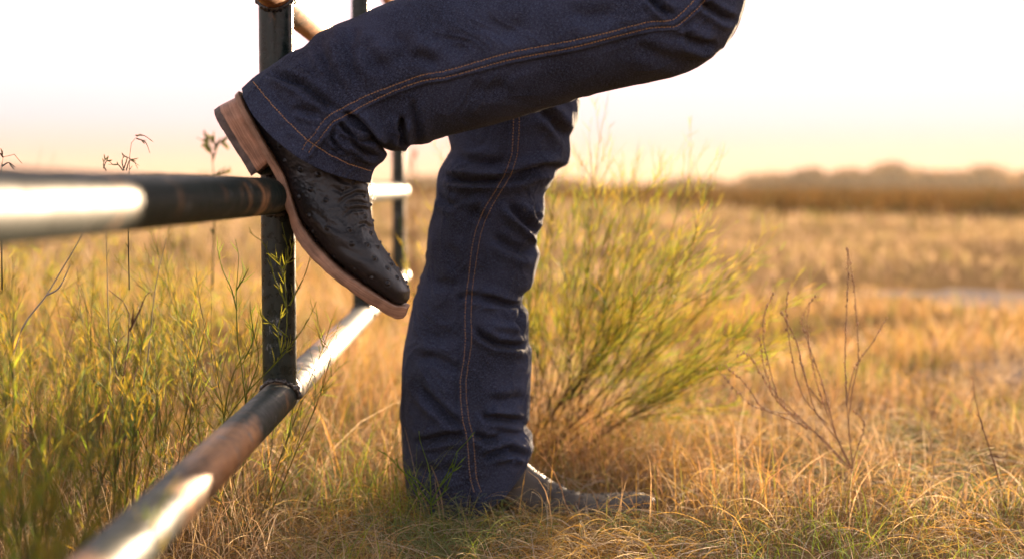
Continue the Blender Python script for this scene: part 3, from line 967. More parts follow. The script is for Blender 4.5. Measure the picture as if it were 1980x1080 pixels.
boot(US, YS, us_hd, SS, (HS, 0.032, 0.030), (CS, 0.030, 0.0305), [([(1086, 950), (1096, 942), (1110, 950)], 4, 0.001, 'v'), ([(1060, 965), (1090, 960), (1115, 968)], 6, 0.0014, 'v'), ([(1150, 978), (1190, 974)], 6, 0.001, 'v')],
     9.0, (0.2, 0.93), 'dusty black ostrich boot planted flat in the dry grass', M_BOOT_D)

# ================================================================== vegetation
STRAW = np.array([[0.38, 0.24, 0.10], [0.46, 0.33, 0.17], [0.26, 0.16, 0.08], [0.58, 0.46, 0.32], [0.38, 0.25, 0.16], [0.16, 0.10, 0.05], [0.50, 0.36, 0.22]])
GREENS = np.array([[0.22, 0.29, 0.045], [0.27, 0.31, 0.05], [0.12, 0.17, 0.06], [0.30, 0.27, 0.06], [0.12, 0.15, 0.07]])


def pick(pal, n, jit=0.18):
    c = pal[rng.integers(0, len(pal), n)]
    return np.clip(c * (1 + rng.normal(0, jit, (n, 1))), 0.01, 0.9)


def unit(v): return v / (np.linalg.norm(v, axis=-1, keepdims=True) + 1e-12)


def blades(mb, x, y, h, w, lean, curl, col, K=6, z0=0.0, face=None):
    """curved ribbons rooted at (x,y); lean = sideways reach as a share of h, curl = droop of the tip"""
    n = len(x)
    a = rng.uniform(0, 2 * math.pi, n)
    d = np.stack([np.cos(a), np.sin(a), np.zeros(n)], 1)
    a2 = a + rng.normal(0, 1.2, n)
    d2 = np.stack([np.cos(a2), np.sin(a2), np.zeros(n)], 1)
    t = np.linspace(0, 1, K)[None, :, None]
    base = np.stack([x, y, ground_height(x, y) + z0 - 0.004], 1)[:, None]
    H = h[:, None, None]; L = lean[:, None, None]; Cc = curl[:, None, None]
    up = np.array([0, 0, 1.0])
    p = base + up * H * (t - Cc * t**3) + d[:, None] * H * L * t**1.6 + d2[:, None] * H * Cc * 0.8 * t**3
    wid = w[:, None] * (1 - np.linspace(0, 1, K)[None]**1.6 * 0.85)
    side = unit(np.stack([-d[:, 1], d[:, 0], np.zeros(n)], 1) + rng.normal(0, 0.6, (n, 3)))
    shade = np.ones((n, K, 1))
    mb.ribbons(p, wid, side, col[:, None, :] * shade)


def curls(mb, x, y, h, w, col, turns, K=12):
    """hair-fine wiry blades that loop over and tangle"""
    n = len(x)
    a = rng.uniform(0, 2 * math.pi, n); pitch = rng.uniform(0.6, 1.4, n); dirn = rng.choice([-1, 1], n)
    p = np.zeros((n, K, 3)); p[:, 0] = np.stack([x, y, ground_height(x, y) - 0.003], 1)
    step = h / (K - 1) * 1.5
    for k in range(1, K):
        q = k / (K - 1)
        el = pitch - turns * q**1.5 * math.pi
        a = a + rng.normal(0, 0.25, n) + dirn * 0.12
        d = np.stack([np.cos(a) * np.cos(el), np.sin(a) * np.cos(el), np.sin(el)], 1)
        p[:, k] = p[:, k - 1] + d * step[:, None]
    p[:, :, 2] = np.maximum(p[:, :, 2], ground_height(x, y)[:, None] + 0.002)
    p[:, 0, 2] -= 0.003
    side = unit(rng.normal(0, 1, (n, 3)))
    wid = w[:, None] * (1 - np.linspace(0, 1, K)[None]**2 * 0.7)
    mb.ribbons(p, wid, side, col)


def wedge(n, y0, y1, power=1.0, margin=0.30, xlim=None):
    """random ground points in the strip the camera can see (plus a margin each side)"""
    y = y0 + (y1 - y0) * rng.random(n * 2)**power
    x = rng.uniform(-1, 1, n * 2) * (0.375 * y1 + margin)
    keep = np.abs(x) < 0.375 * y + margin
    if xlim is not None: keep &= xlim(x, y)
    return x[keep][:n], y[keep][:n]


def clump(x, y, sc, seed):
    return np.array([noise.noise(Vector((a * sc, b * sc, seed))) for a, b in zip(x, y)])


def away_from_boot(x, y):
    # standing boot footprint
    return ~((x > -0.125) & (x < 0.175) & (np.abs(y - YS) < 0.055))


# ---- short tangled turf, near
mb = MB()
x, y = wedge(42000, 1.25, 3.2, 1.15)
k = clump(x, y, 5.5, 1.0); m_ = (rng.random(len(x)) < 0.55 + k) & away_from_boot(x, y); x, y, k = x[m_], y[m_], k[m_]
n = len(x)
leftish = smooth01(-x, -0.02, 0.35)
h = rng.uniform(0.03, 0.085, n) * (1 + 0.8 * k) * (1 + 0.9 * leftish) * np.where(y < 1.55, 0.75, 1)
g_ = clump(x, y, 3.0, 9.0) + rng.normal(0, 0.18, n) + 0.22 * np.exp(-((x + 0.02) / 0.16)**2) * (y < 1.75)
col = np.where((g_ > 0.30)[:, None], pick(GREENS, n), pick(STRAW, n))
h = h * np.where((np.abs(x - 0.06) < 0.16) & (y < 1.74), 0.6, 1)
blades(mb, x, y, h, rng.uniform(0.0006, 0.0015, n), rng.uniform(0.1, 0.9, n), rng.uniform(0, 0.55, n), col)
# flattened litter and snapped stems lying every way
x, y = wedge(11000, 1.3, 3.0, 1.1); m_ = away_from_boot(x, y); x, y = x[m_], y[m_]; n = len(x)
blades(mb, x, y, rng.uniform(0.006, 0.03, n), rng.uniform(0.0008, 0.0020, n), rng.uniform(1.2, 4.5, n), rng.uniform(0, 0.4, n), pick(np.array([[0.56, 0.45, 0.33], [0.44, 0.32, 0.20], [0.34, 0.22, 0.13], [0.60, 0.50, 0.40]]), n), K=4, z0=0.006)
tag(mb.build('dry_grass', M_GRASS), 'short dry golden grass covering the near ground', 'grass', kind='stuff')

# ---- wiry curls round the planted boot and along the bottom of the picture
mb = MB()
x, y = wedge(17000, 1.30, 2.3, 1.0, 0.15)
k = clump(x, y, 7.0, 4.0); m_ = (rng.random(len(x)) < 0.5 + 1.2 * k) & away_from_boot(x, y); x, y, k = x[m_], y[m_], k[m_]
xe = rng.normal(0.0, 0.12, 2600); ye = rng.uniform(1.36, 1.68, 2600)
x = np.concatenate([x, xe]); y = np.concatenate([y, ye]); n = len(x)
gg = clump(x, y, 6.0, 2.0) + rng.normal(0, 0.15, n)
gold = np.array([[0.50, 0.32, 0.10], [0.58, 0.41, 0.16], [0.40, 0.23, 0.07], [0.60, 0.48, 0.30]])
grey = np.array([[0.20, 0.22, 0.09], [0.26, 0.27, 0.13], [0.15, 0.20, 0.08]])
col = np.where((gg > 0.16)[:, None], pick(grey, n), pick(gold, n))
h = rng.uniform(0.045, 0.10, n)
h = np.where(y < 1.5, h * 0.8, h) * np.where((np.abs(x - 0.06) < 0.16) & (y < 1.74), 0.68, 1) * rng.uniform(0.6, 1.15, n)
curls(mb, x, y, h, rng.uniform(0.0005, 0.0010, n), col, rng.uniform(0.5, 1.5, n))
tag(mb.build('curly_grass', M_GRASS), 'wiry curled golden grass tangled round the planted boot', 'grass', kind='stuff')

# ---- seeded dry grass: taller, pinkish brown, behind the bottom rail and to the right
mb = MB()
x, y = wedge(36000, 1.6, 4.5, 0.9, 0.3)
k = clump(x, y, 2.6, 14.0); m_ = (rng.random(len(x)) < 0.42 + 1.1 * k) & away_from_boot(x, y) & ~((x > 0.75 * y - 0.7) & (y > 2.6) & (rng.random(len(x)) < 0.6)); x, y, k = x[m_], y[m_], k[m_]
n = len(x)
h = rng.uniform(0.06, 0.15, n) * (1 + 0.7 * k) * (1 + 0.5 * smooth01(-x, 0.05, 0.4)) * np.where(x > 0.1, 0.72, 1)
dry = np.array([[0.42, 0.24, 0.13], [0.50, 0.33, 0.18], [0.33, 0.18, 0.08], [0.46, 0.28, 0.09], [0.22, 0.20, 0.05]])
blades(mb, x, y, h, rng.uniform(0.0008, 0.0018, n), rng.uniform(0.1, 0.7, n), rng.uniform(0, 0.5, n), pick(dry, n))
n = 900
x = rng.normal(0.11, 0.09, n); y = rng.uniform(1.88, 2.12, n)
blades(mb, x, y, rng.uniform(0.05, 0.13, n), rng.uniform(0.0007, 0.0016, n), rng.uniform(0.2, 0.9, n), rng.uniform(0, 0.6, n), pick(dry, n))
tag(mb.build('seeded_grass', M_GRASS), 'taller brown seeded grass behind the bottom rail', 'grass', kind='stuff')

# ---- middle field
mb = MB()
x, y = wedge(42000, 3.2, 16, 1.5, 0.8)
k = clump(x, y, 0.8, 24.0); k2 = clump(x, y * 1.6, 2.5, 33.0)
bare = ((x - 1.95) / 0.62)**2 + ((y - 5.0) / 0.55)**2 < 0.8
m_ = (rng.random(len(x)) < 0.5 + 0.9 * k + 0.5 * k2) & ~bare; x, y, k = x[m_], y[m_], k[m_]
n = len(x)
h = rng.uniform(0.03, 0.085, n) * (1 + 0.7 * k) + np.where(x < -0.1 * y, rng.uniform(0.02, 0.13, n), 0)
pal = np.array([[0.36, 0.24, 0.13], [0.42, 0.30, 0.18], [0.25, 0.19, 0.08], [0.40, 0.28, 0.20], [0.20, 0.18, 0.07]])
blades(mb, x, y, h, rng.uniform(0.003, 0.008, n), rng.uniform(0.1, 0.6, n), rng.uniform(0, 0.4, n), pick(pal, n), K=4)
tag(mb.build('field_grass', M_GRASS), 'pale dry grass spread over the open field', 'grass', kind='stuff')

# ---- far field and brush band
mb = MB()
x, y = wedge(26000, 14, 90, 1.7, 3)
n = len(x); k = clump(x, y, 0.25, 5.0)
h = rng.uniform(0.05, 0.13, n) * (1 + 0.9 * k)
blades(mb, x, y, h, rng.uniform(0.02, 0.05, n), rng.uniform(0.1, 0.6, n), rng.uniform(0, 0.4, n), pick(pal, n), K=4)
x, y = wedge(60000, 19, 150, 1.9, 3)
k = clump(x, y, 0.35, 8.0); start = np.interp(x / y, [-0.1, 0.0, 0.12, 0.2], [60, 46, 30, 21]) * (1 + 0.25 * k); m_ = y > start; x, y, k = x[m_], y[m_], k[m_]; n = len(x)
brush = np.array([[0.10, 0.055, 0.02], [0.14, 0.075, 0.025], [0.07, 0.05, 0.018]])
blades(mb, x, y, rng.uniform(0.22, 0.46, n) * (1 + 0.4 * k), rng.uniform(0.02, 0.05, n) * (1 + y / 60), rng.uniform(0.1, 0.7, n), rng.uniform(0, 0.4, n), pick(brush, n), K=4)
tag(mb.build('far_grass', M_TREE), 'blurred brown brush and grass at the far side of the field', 'grass', kind='stuff')


# ---- far wood
def crown(mb, cx, cy, r, hgt, n, pal):
    u = unit(rng.normal(0, 1, (n, 3))); rr = rng.random(n)**0.35
    ph = rng.uniform(0, 6, 3)
    lump = 1 + 0.25 * np.sin(u[:, 0] * 4 + ph[0]) * np.sin(u[:, 2] * 5 + ph[1])
    c = np.stack([cx + u[:, 0] * r * rr * lump, cy + u[:, 1] * r * rr * lump, hgt * 0.52 + u[:, 2] * hgt * 0.46 * rr * lump], 1)
    s = rng.uniform(0.10, 0.24, n) * r * 0.8
    a = unit(rng.normal(0, 1, (n, 3))); b = unit(np.cross(a, rng.normal(0, 1, (n, 3))))
    v = np.stack([c - a * s[:, None] - b * s[:, None] * 0.6, c + a * s[:, None] - b * s[:, None] * 0.6, c + a * s[:, None] * 0.7 + b * s[:, None] * 0.6, c - a * s[:, None] * 0.7 + b * s[:, None] * 0.6], 1)
    col = np.repeat(pick(pal, n, 0.25)[:, None], 4, 1)
    mb.add(v.reshape(-1, 3), np.arange(n * 4).reshape(-1, 4), col.reshape(-1, 3))


tpal = np.array([[0.08, 0.042, 0.012], [0.12, 0.06, 0.015], [0.15, 0.075, 0.017], [0.07, 0.045, 0.012]])
mb = MB()
for i in range(300):
    y = rng.uniform(170, 240); t = rng.uniform(-0.5, 0.5); x = t * y
    grow = 0.55 + 0.55 * smooth01(t, 0.14, 0.22) 
    env = 0.78 + 1.1 * noise.noise(Vector((t * 26, 3.3, 0))) + 0.5 * noise.noise(Vector((t * 70, 1.3, 0)))
    hgt = rng.uniform(1.9, 2.7) * grow * max(env, 0.4) * y / 195
    crown(mb, x, y, rng.uniform(2.0, 3.4), hgt, 230, tpal)
tag(mb.build('distant_treeline', M_TREE), 'low dark wood along the horizon beyond the field', 'trees', kind='stuff')


def far_tree(px, top, y, r, label):
    x = (px - 990) / F * y
    hgt = P(px, top, y)[2]
    e = empty('shrub_tree', (x, y, 0), label, 'tree', 'trees standing above the far wood')
    m1 = MB()
    pts = np.array([[[x, y, 0], [x + 0.05, y, hgt * 0.25], [x - 0.04, y, hgt * 0.5], [x, y, hgt * 0.75]]])
    m1.tubes(pts, np.array([[0.16, 0.13, 0.1, 0.05]]), np.array([[0.08, 0.06, 0.04]]), 8)
    tr = m1.build('trunk', M_STALK, e)
    m2 = MB(); crown(m2, x, y, r, hgt, 420, tpal); m2.build('crown', M_TREE, e)


far_tree(1556, 328, 165, 3.0, 'taller round tree rising above the far wood behind the feathery bush')
far_tree(1632, 331, 168, 2.5, 'smaller round tree just right of the tallest far tree')
far_tree(1880, 338, 172, 4.2, 'broad flat tree standing in the far wood at the bright right side')


# ---- feathery plants
def perp(d):
    r = unit(rng.normal(0, 1, d.shape)); r = r - (r * d).sum(-1, keepdims=True) * d
    return unit(r)


def grow(p0, d0, L, K, wob, bendup, bend=None):
    """polylines (n,K,3) from p0 along d0"""
    n = len(p0); p = np.zeros((n, K, 3)); p[:, 0] = p0; d = d0.copy()
    for k in range(1, K):
        d = unit(d + rng.normal(0, wob, (n, 3)) + np.array([0, 0, bendup]))
        if bend is not None: d = unit(d + bend)
        p[:, k] = p[:, k - 1] + d * (L / (K - 1))[:, None]
    return p


def sample_on(poly, m, lo=0.2, hi=1.0):
    """m points along each polyline -> positions, tangents, param (n*m)"""
    n, K, _ = poly.shape
    t = np.sort(lo + (hi - lo) * rng.random((n, m)), 1)
    f = t * (K - 1); i = np.minimum(f.astype(int), K - 2); w = (f - i)[..., None]
    r = np.arange(n)[:, None]
    a, b = poly[r, i], poly[r, i + 1]
    return (a * (1 - w) + b * w).reshape(-1, 3), unit(b - a).reshape(-1, 3), t.ravel()


def feather(base, mains, L, nsec, nleaf, leafL, name, label, group=None, stem_r=0.0016, sec_len=0.35, leaf_w=0.0011, pal=GREENS, tipgold=0.4,
            wob=0.05, bendup=0.02, sec_ang=0.5, cat='plant', stemcol=(0.16, 0.13, 0.05), leaf_ang=0.6, lo=0.22):
    """mains: (n,3) start directions; L: lengths"""
    base = np.array(base, float)
    e = empty(name, tuple(base), label, cat, group)
    n = len(mains); L = np.asarray(L, float)
    K = 9
    p0 = base + (rng.normal(0, 1, (n, 3)) * (ROOT if name == 'feathery_bush' else 0.004)) * [1, 1, 0]
    mp = grow(p0, unit(np.array(mains, float)), L, K, wob, bendup)
    m1 = MB()
    rad = stem_r * (1 - np.linspace(0, 1, K) * 0.75)[None] * np.ones((n, 1))
    m1.tubes(mp, rad, np.tile(np.array(stemcol), (n, 1)), 5)
    q, d, t = sample_on(mp, nsec, lo, 0.97)
    sd_ = unit(d + perp(d) * sec_ang * rng.uniform(0.5, 1.2, (len(d), 1)))
    sl = np.repeat(L, nsec) * sec_len * (1.15 - 0.75 * t) * rng.uniform(0.6, 1.2, len(t))
    sp = grow(q, sd_, sl, 6, 0.07, bendup * 1.5)
    m1.tubes(sp, stem_r * 0.45 * (1 - np.linspace(0, 1, 6) * 0.6)[None] * np.ones((len(sp), 1)), pick(pal, len(sp)), 3)
    m1.build('stem', M_WEED, e)
    m2 = MB()
    allp = [(sp, nleaf, 0.1), (mp, nleaf * 2, 0.35)]
    for poly, m, lo_ in allp:
        q, d, t = sample_on(poly, m, lo_, 1.0)
        ld = unit(d + perp(d) * leaf_ang * rng.uniform(0.4, 1.3, (len(d), 1)))
        ll = leafL * rng.uniform(0.4, 1.2, len(q)) * (1.1 - 0.4 * t)
        lp = grow(q, ld, ll, 4, 0.10, 0.03)
        c = pick(pal, len(q))
        gold = (rng.random(len(q)) < tipgold)[:, None]
        c = np.where(gold, pick(np.array([[0.34, 0.26, 0.05], [0.42, 0.27, 0.06], [0.28, 0.24, 0.05]]), len(q)), c)
        wid = leaf_w * np.array([0.8, 1.0, 0.85, 0.25])[None] * rng.uniform(0.7, 1.3, (len(q), 1))
        m2.ribbons(lp, wid, perp(ld), c)
    m2.build('foliage', M_WEED, e)
    return e


def fan(n, a0, a1, depth=0.35, bias=1.0):
    """directions fanned from a0 to a1 degrees from vertical (to the right), spread in depth"""
    a = np.radians(a0 + (a1 - a0) * rng.random(n)**bias)
    return np.stack([np.sin(a), rng.normal(0, depth, n), np.cos(a)], 1)


# the big feathery bush right of the standing leg
BG = np.array([[0.13, 0.20, 0.035], [0.26, 0.28, 0.045], [0.15, 0.20, 0.04], [0.32, 0.29, 0.05], [0.38, 0.31, 0.06]])
b0 = P(1046, 872, 2.12); b0[2] = 0
ROOT = np.array([0.035, 0.05, 0.0])
NB = 76
bd = fan(NB, -14, 68, 0.34)
ang = np.degrees(np.arctan2(bd[:, 0], bd[:, 2]))
feather(b0, bd, (0.455 - 0.0006 * ang) * rng.uniform(0.6, 1.1, NB), 14, 7, 0.028, 'feathery_bush', 'big feathery green bush leaning right behind the standing leg', stem_r=0.0011, sec_len=0.40, wob=0.09,
        leaf_w=0.0007, pal=BG, tipgold=0.3, sec_ang=0.5, bendup=0.015, cat='bush', stemcol=(0.09, 0.055, 0.03), leaf_ang=0.55, lo=0.32)

# weeds behind and below the left rails
WG = GREENS
i = 0
spots = []
for px in np.linspace(-40, 500, 20):
    spots.append((px + rng.normal(0, 12), rng.uniform(1.52, 1.95)))
for px in np.linspace(-60, 470, 16):
    spots.append((px + rng.normal(0, 12), rng.uniform(2.3, 3.4)))
ORD = 'first second third fourth fifth sixth seventh eighth ninth tenth eleventh twelfth thirteenth fourteenth fifteenth sixteenth seventeenth eighteenth nineteenth twentieth'.split()


def weed_label(i, px, Y):
    near = Y < 2.2
    row = sorted(p for p, q in spots if (q < 2.2) == near)
    return '%s feathery yellow green weed from the left in the %s row behind the rails' % (ORD[row.index(px)], 'nearer' if near else 'farther, softer')


for i, (px, Y) in enumerate(spots):
    b_ = P(px, 900, Y); b_[2] = ground_height(b_[0], Y)
    top = rng.uniform(0.20, 0.36) if Y < 2.3 else rng.uniform(0.25, 0.38)
    n = rng.integers(4, 7)
    d = unit(np.stack([rng.normal(0.04, 0.26, n), rng.normal(0, 0.2, n), np.ones(n)], 1))
    feather(b_, d, top * rng.uniform(0.65, 1.05, n), 12, 6, 0.021, 'feathery_weed', weed_label(i, px, Y), 'feathery weeds behind the left rails',
            sec_len=0.38, leaf_w=0.00055 if Y < 2.3 else 0.0009, stem_r=0.0009, tipgold=0.6, bendup=0.05, wob=0.08, sec_ang=0.65, leaf_ang=0.75)

# weeds in front of the rails at the left edge, close to the camera
for px, Y, hgt, lab in ((-10, 0.84, 0.31, 'blurred green weed at the left edge, in front of the bottom rail'), (95, 0.98, 0.27, 'second blurred green weed from the left edge, close to the camera'),
                        (30, 0.92, 0.22, 'low blurred green weed in the lower left corner, before the rail'), (150, 0.86, 0.20, 'blurred green tuft rising beside the near end of the bottom rail'), (-30, 1.05, 0.34, 'tall blurred green weed cut off by the left edge'), (60, 1.22, 0.30, 'soft green weed under the middle rail near the left edge'), (215, 1.30, 0.26, 'upright green weed left of the bottom rail, under the middle rail')):
    b_ = P(px, 900, Y); b_[2] = 0
    n = 6
    d = unit(np.stack([rng.normal(0.0, 0.22, n), rng.normal(0, 0.15, n), np.ones(n)], 1))
    feather(b_, d, hgt * rng.uniform(0.7, 1.0, n), 8, 6, 0.024, 'green_weed', lab, sec_len=0.36, leaf_w=0.0010, tipgold=0.5, pal=GREENS, bendup=0.06, sec_ang=0.5)


def traced(name, label, cat, Y, stems, leafN=0, leafL=0.012, leaf_w=0.0009, col=(0.14, 0.16, 0.03), tipcol=None, r0=0.0009, m=None, group=None, root=None, dz=0.0, leaf_ang=0.7):
    """a slender plant whose stems follow given photo paths at depth Y (with real depth spread)"""
    first = root if root is not None else P(*stems[0][0], Y)
    e = empty(name, tuple(first), label, cat, group)
    polys = []
    for s in stems:
        s = np.array(s, float)
        xs = np.concatenate([[0], np.cumsum(np.linalg.norm(np.diff(s, axis=0), axis=1))])
        K = 14
        q = hermite(s, xs, x=np.linspace(0, xs[-1], K))
        dy = rng.normal(0, 0.010) * np.linspace(0, 1, K)
        polys.append(PV(q, Y + dy))
    polys = np.array(polys)
    mb = MB()
    c = np.tile(np.array(col), (len(polys), 1))
    rad = r0 * (1 - np.linspace(0, 1, 14) * 0.65)[None] * np.ones((len(polys), 1))
    mb.tubes(polys, rad, c, 6)
    mb.build('stem', m or M_WEED, e)
    if leafN:
        q, d, t = sample_on(polys, leafN, 0.12, 1.0)
        ld = unit(d + perp(d) * leaf_ang)
        lp = grow(q, ld, leafL * rng.uniform(0.5, 1.2, len(q)), 4, 0.12, 0.12)
        cc = np.tile(np.array(col if tipcol is None else tipcol), (len(q), 1)) * rng.uniform(0.75, 1.3, (len(q), 1))
        m2 = MB(); m2.ribbons(lp, leaf_w * np.array([0.8, 1, 0.8, 0.3])[None] * np.ones((len(q), 1)), perp(ld), cc)
        m2.build('leaf_sprays', m or M_WEED, e)
    return e, polys


# twig crossing in front of the post
traced('twiggy_weed', 'fine forked weed crossing in front of the green post', 'plant', 1.415,
       [[(330, 1000), (400, 870), (480, 755), (520, 715), (545, 690), (553, 650), (556, 600), (548, 540), (556, 480), (545, 430)],
        [(556, 604), (546, 570), (530, 535), (522, 500), (510, 470), (490, 455), (482, 448)],
        [(560, 590), (575, 560), (590, 530), (600, 495), (604, 480)], [(520, 715), (560, 670), (600, 610), (612, 582)],
        [(545, 690), (538, 640), (545, 600)], [(553, 565), (545, 520), (530, 490)], [(480, 755), (500, 690), (490, 640), (484, 600)],
        [(430, 830), (445, 740), (470, 690), (500, 672)], [(545, 520), (560, 500), (566, 470)], [(556, 650), (530, 630), (505, 612)]],
       11, 0.014, 0.0009, (0.17, 0.19, 0.035), (0.24, 0.23, 0.04), 0.00085, root=P(330, 1000, 1.415))
# crisp weeds between the rails
traced('slim_weed', 'tall slim weed left of the green post with a bent stem', 'plant', 1.50,
       [[(470, 900), (476, 800), (470, 730), (458, 640), (457, 560), (462, 500), (455, 462)], [(458, 600), (448, 560), (430, 520), (420, 480)], [(470, 700), (490, 650), (484, 600)], [(457, 560), (470, 540), (480, 520)]],
       9, 0.016, 0.0009, (0.13, 0.17, 0.035), None, 0.0009)
traced('bare_twig', 'thin grey leafless twig leaning left under the middle rail', 'twig', 1.46,
       [[(20, 700), (45, 630), (90, 570), (120, 520), (150, 470), (166, 440)], [(90, 570), (110, 560), (136, 512)]], 0, col=(0.34, 0.30, 0.24), r0=0.0012, m=M_STALK)
traced('dead_stem', 'brown knotted dead stem standing under the middle rail', 'stem', 1.60,
       [[(238, 960), (240, 850), (236, 760), (248, 660), (250, 600), (210, 560)], [(236, 760), (222, 700), (228, 650)], [(240, 800), (256, 760), (262, 720)], [(250, 640), (270, 600), (282, 570)]],
       6, 0.016, 0.0022, (0.16, 0.10, 0.055), None, 0.0014, M_STALK)
traced('pale_stalk', 'straight pale stalk rising to the middle rail', 'stalk', 1.58, [[(214, 800), (212, 700), (208, 560), (205, 440)], [(285, 700), (300, 560), (322, 460)]], 4, 0.01, 0.0009, (0.30, 0.26, 0.16), None, 0.0009, M_STALK)

# plants showing dark against the sky above the middle rail
traced('drooping_weed', 'dark weed with drooping slender leaves above the middle rail', 'plant', 1.58,
       [[(250, 560), (248, 440), (251, 300), (256, 270), (268, 260)], [(262, 262), (276, 262), (290, 270)], [(264, 268), (280, 274), (290, 296)], [(240, 330), (236, 312), (240, 302), (260, 314), (266, 326)],
        [(238, 330), (226, 318), (210, 318)], [(240, 325), (246, 305), (236, 300)], [(244, 330), (252, 310), (262, 316)], [(205, 330), (200, 318), (204, 308)], [(200, 326), (206, 312), (212, 310)]],
       3, 0.007, 0.0016, (0.05, 0.05, 0.03), None, 0.0008)
traced('drooping_weed', 'dark leafy tip above the middle rail at the left edge', 'plant', 1.55,
       [[(4, 560), (3, 430), (3, 320), (6, 304), (20, 297), (34, 302), (42, 316)], [(4, 322), (16, 315), (30, 324)], [(6, 304), (-2, 296), (-8, 300)]],
       3, 0.008, 0.0018, (0.05, 0.055, 0.03), None, 0.0009)
traced('leafy_weed', 'blurred leafy weed rising above the rail left of the raised heel', 'plant', 2.15,
       [[(410, 560), (414, 420), (412, 320), (404, 280), (380, 266)], [(412, 300), (400, 280), (395, 262)], [(413, 290), (424, 275), (440, 280)], [(412, 340), (440, 330), (446, 322)], [(412, 310), (418, 284), (410, 268)]],
       8, 0.016, 0.0050, (0.08, 0.09, 0.03), None, 0.0016)
traced('grass_stalk', 'faint pair of grass stalks against the sky at the left', 'stalk', 2.6,
       [[(70, 560), (66, 420), (72, 330), (80, 286)], [(96, 560), (88, 400), (96, 330), (108, 292)]], 5, 0.012, 0.0012, (0.25, 0.18, 0.12), None, 0.0009, M_STALK)

# small green shoot before the standing leg
traced('green_shoot', 'small forked green shoot standing before the planted leg', 'plant', 1.56,
       [[(838, 1062), (835, 1000), (833, 960), (832, 920), (822, 880), (812, 850), (810, 832)], [(834, 975), (815, 950), (795, 925), (780, 912), (762, 893), (742, 873)],
        [(834, 970), (850, 940), (870, 905), (884, 872), (905, 850), (910, 842)], [(832, 955), (810, 930), (790, 915)], [(850, 940), (872, 915), (895, 886)], [(836, 975), (858, 950), (870, 925), (884, 880)], [(812, 965), (800, 945), (782, 916)]],
       6, 0.011, 0.0013, (0.13, 0.20, 0.035), None, 0.0010, root=P(838, 1062, 1.56), leaf_ang=0.35)


# dry seed-head plant at the right
def beads(polys, name, e, lo=0.35, r=0.0018, every=0.0046, col=(0.46, 0.30, 0.18)):
    base = np.array([[0, 0, 1], [1, 0, 0], [0, 1, 0], [-1, 0, 0], [0, -1, 0], [0, 0, -1]], float)
    fc = np.array([[0, 1, 2], [0, 2, 3], [0, 3, 4], [0, 4, 1], [5, 2, 1], [5, 3, 2], [5, 4, 3], [5, 1, 4]])
    for p in polys:
        mb = MB()
        L = np.concatenate([[0], np.cumsum(np.linalg.norm(np.diff(p, axis=0), axis=1))])
        s = np.arange(L[-1] * lo, L[-1], every) + rng.normal(0, 0.0006, len(np.arange(L[-1] * lo, L[-1], every)))
        pos = np.stack([np.interp(s, L, p[:, c]) for c in range(3)], 1)
        for q in pos:
            k = r * rng.uniform(0.5, 1.15)
            v = base * k * np.array([0.8, 0.8, 1.5]) + q + rng.normal(0, 0.0007, 3)
            mb.add(v, fc, np.array(col) * rng.uniform(0.7, 1.7))
        mb.build(name, M_STALK, e)


YD = 1.74
e, pl = traced('seed_stalk_plant', 'dry brown plant with long beaded seed stalks at right', 'plant', YD,
       [[(1652, 925), (1645, 870), (1638, 780), (1634, 700), (1637, 600), (1640, 520), (1638, 476)],
        [(1642, 800), (1650, 740), (1660, 700), (1658, 640), (1652, 560), (1642, 500), (1639, 480)],
        [(1636, 782), (1650, 720), (1664, 690), (1685, 665), (1705, 630), (1716, 612)],
        [(1650, 915), (1620, 850), (1590, 740), (1562, 660), (1550, 620), (1562, 590), (1578, 570)],
        [(1648, 905), (1612, 830), (1570, 700), (1560, 620), (1566, 590)],
        [(1650, 918), (1600, 860), (1560, 820), (1510, 780), (1486, 700), (1474, 640), (1480, 600), (1496, 566)],
        [(1645, 905), (1590, 850), (1530, 790), (1500, 760), (1480, 720), (1468, 650)],
        [(1640, 900), (1570, 830), (1500, 800), (1450, 780), (1420, 750), (1386, 712)],
        [(1560, 830), (1500, 770), (1470, 720), (1440, 680), (1424, 690)],
        [(1600, 820), (1550, 760), (1530, 680), (1520, 600), (1524, 560)],
        [(1530, 800), (1480, 790), (1440, 740), (1400, 705)], [(1648, 895), (1660, 860), (1672, 820), (1650, 790)],
        [(1590, 780), (1560, 740), (1540, 660), (1510, 600)], [(1620, 850), (1575, 790), (1555, 720), (1545, 690)]],
       0, col=(0.34, 0.21, 0.13), r0=0.00085, m=M_STALK, root=P(1652, 925, YD))
beads(pl, 'seed_head', e)
e, pl = traced('thin_dead_stem', 'single thin dark stem leaning at the right edge', 'stem', 1.72,
       [[(1948, 990), (1930, 920), (1908, 850), (1890, 790), (1884, 760), (1881, 726)], [(1900, 830), (1896, 808), (1888, 800)], [(1922, 880), (1938, 884), (1950, 878)]],
       5, 0.006, 0.0009, (0.20, 0.10, 0.06), None, 0.0011, M_STALK, root=P(1948, 990, 1.72))
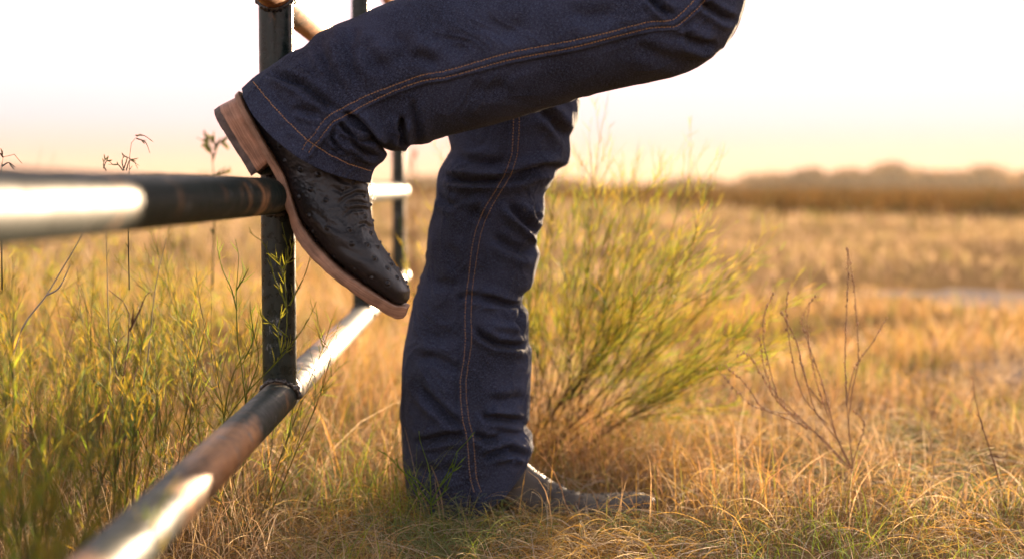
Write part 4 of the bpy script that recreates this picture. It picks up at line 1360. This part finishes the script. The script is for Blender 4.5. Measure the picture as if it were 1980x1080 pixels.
traced('curled_grass_stalk', 'pale dry grass stalk with hooked tips near the right side', 'stalk', 1.74,
       [[(1806, 930), (1802, 870), (1796, 840), (1780, 822), (1764, 808)], [(1798, 868), (1798, 840), (1808, 828), (1822, 846)], [(1800, 900), (1804, 880), (1816, 868), (1828, 874)]],
       4, 0.008, 0.0009, (0.50, 0.38, 0.22), None, 0.0008, M_STALK, root=P(1806, 930, 1.74))
traced('feathered_grass_stalk', 'pale feathery grass head left of the thin dead stem', 'stalk', 1.66,
       [[(1856, 985), (1866, 930), (1876, 890), (1890, 872), (1914, 864)], [(1880, 884), (1896, 878), (1908, 880)], [(1872, 905), (1888, 898), (1886, 918)], [(1870, 915), (1885, 910), (1895, 925)]],
       7, 0.010, 0.0010, (0.52, 0.40, 0.24), None, 0.0008, M_STALK, root=P(1856, 985, 1.66))
traced('tall_dry_weed', 'blurred dry weed with a bushy head beyond the bent grass stalks', 'plant', 2.45,
       [[(1770, 870), (1766, 800), (1762, 740), (1752, 722)], [(1800, 860), (1806, 790), (1812, 740), (1830, 738)], [(1790, 865), (1788, 780), (1796, 735)]],
       14, 0.020, 0.0028, (0.26, 0.18, 0.05), None, 0.0014, M_STALK)
traced('tall_dry_stalk', 'brown blurred dry stalk standing by the far end of the fence', 'stalk', 3.9,
       [[(794, 640), (796, 480), (792, 360), (798, 290)], [(808, 640), (802, 500), (806, 380), (800, 300)]], 34, 0.03, 0.004, (0.22, 0.12, 0.06), None, 0.0030, M_STALK)

# ------------------------------------------------------------------ haze: dusty evening air
hz = MB()
x0, x1, y0, y1, z0, z1 = -260, 260, -6, 330, -1.0, 6.5
v = np.array([[a, b, c] for c in (z0, z1) for b in (y0, y1) for a in (x0, x1)], float)
hz.add(v, np.array([[0, 2, 3, 1], [4, 5, 7, 6], [0, 1, 5, 4], [2, 6, 7, 3], [0, 4, 6, 2], [1, 3, 7, 5]]))
mh = bpy.data.materials.new('haze'); mh.use_nodes = True; nt = mh.node_tree
nt.nodes.remove(nt.nodes['Principled BSDF'])
pv = nt.nodes.new('ShaderNodeVolumePrincipled')
pv.inputs['Color'].default_value = (0.97, 0.86, 0.70, 1)
pv.inputs['Density'].default_value = 0.0003
pv.inputs['Anisotropy'].default_value = 0.4
nt.links.new(pv.outputs[0], nt.nodes['Material Output'].inputs['Volume'])
tag(hz.build('haze', mh, smooth=False), kind='stuff')
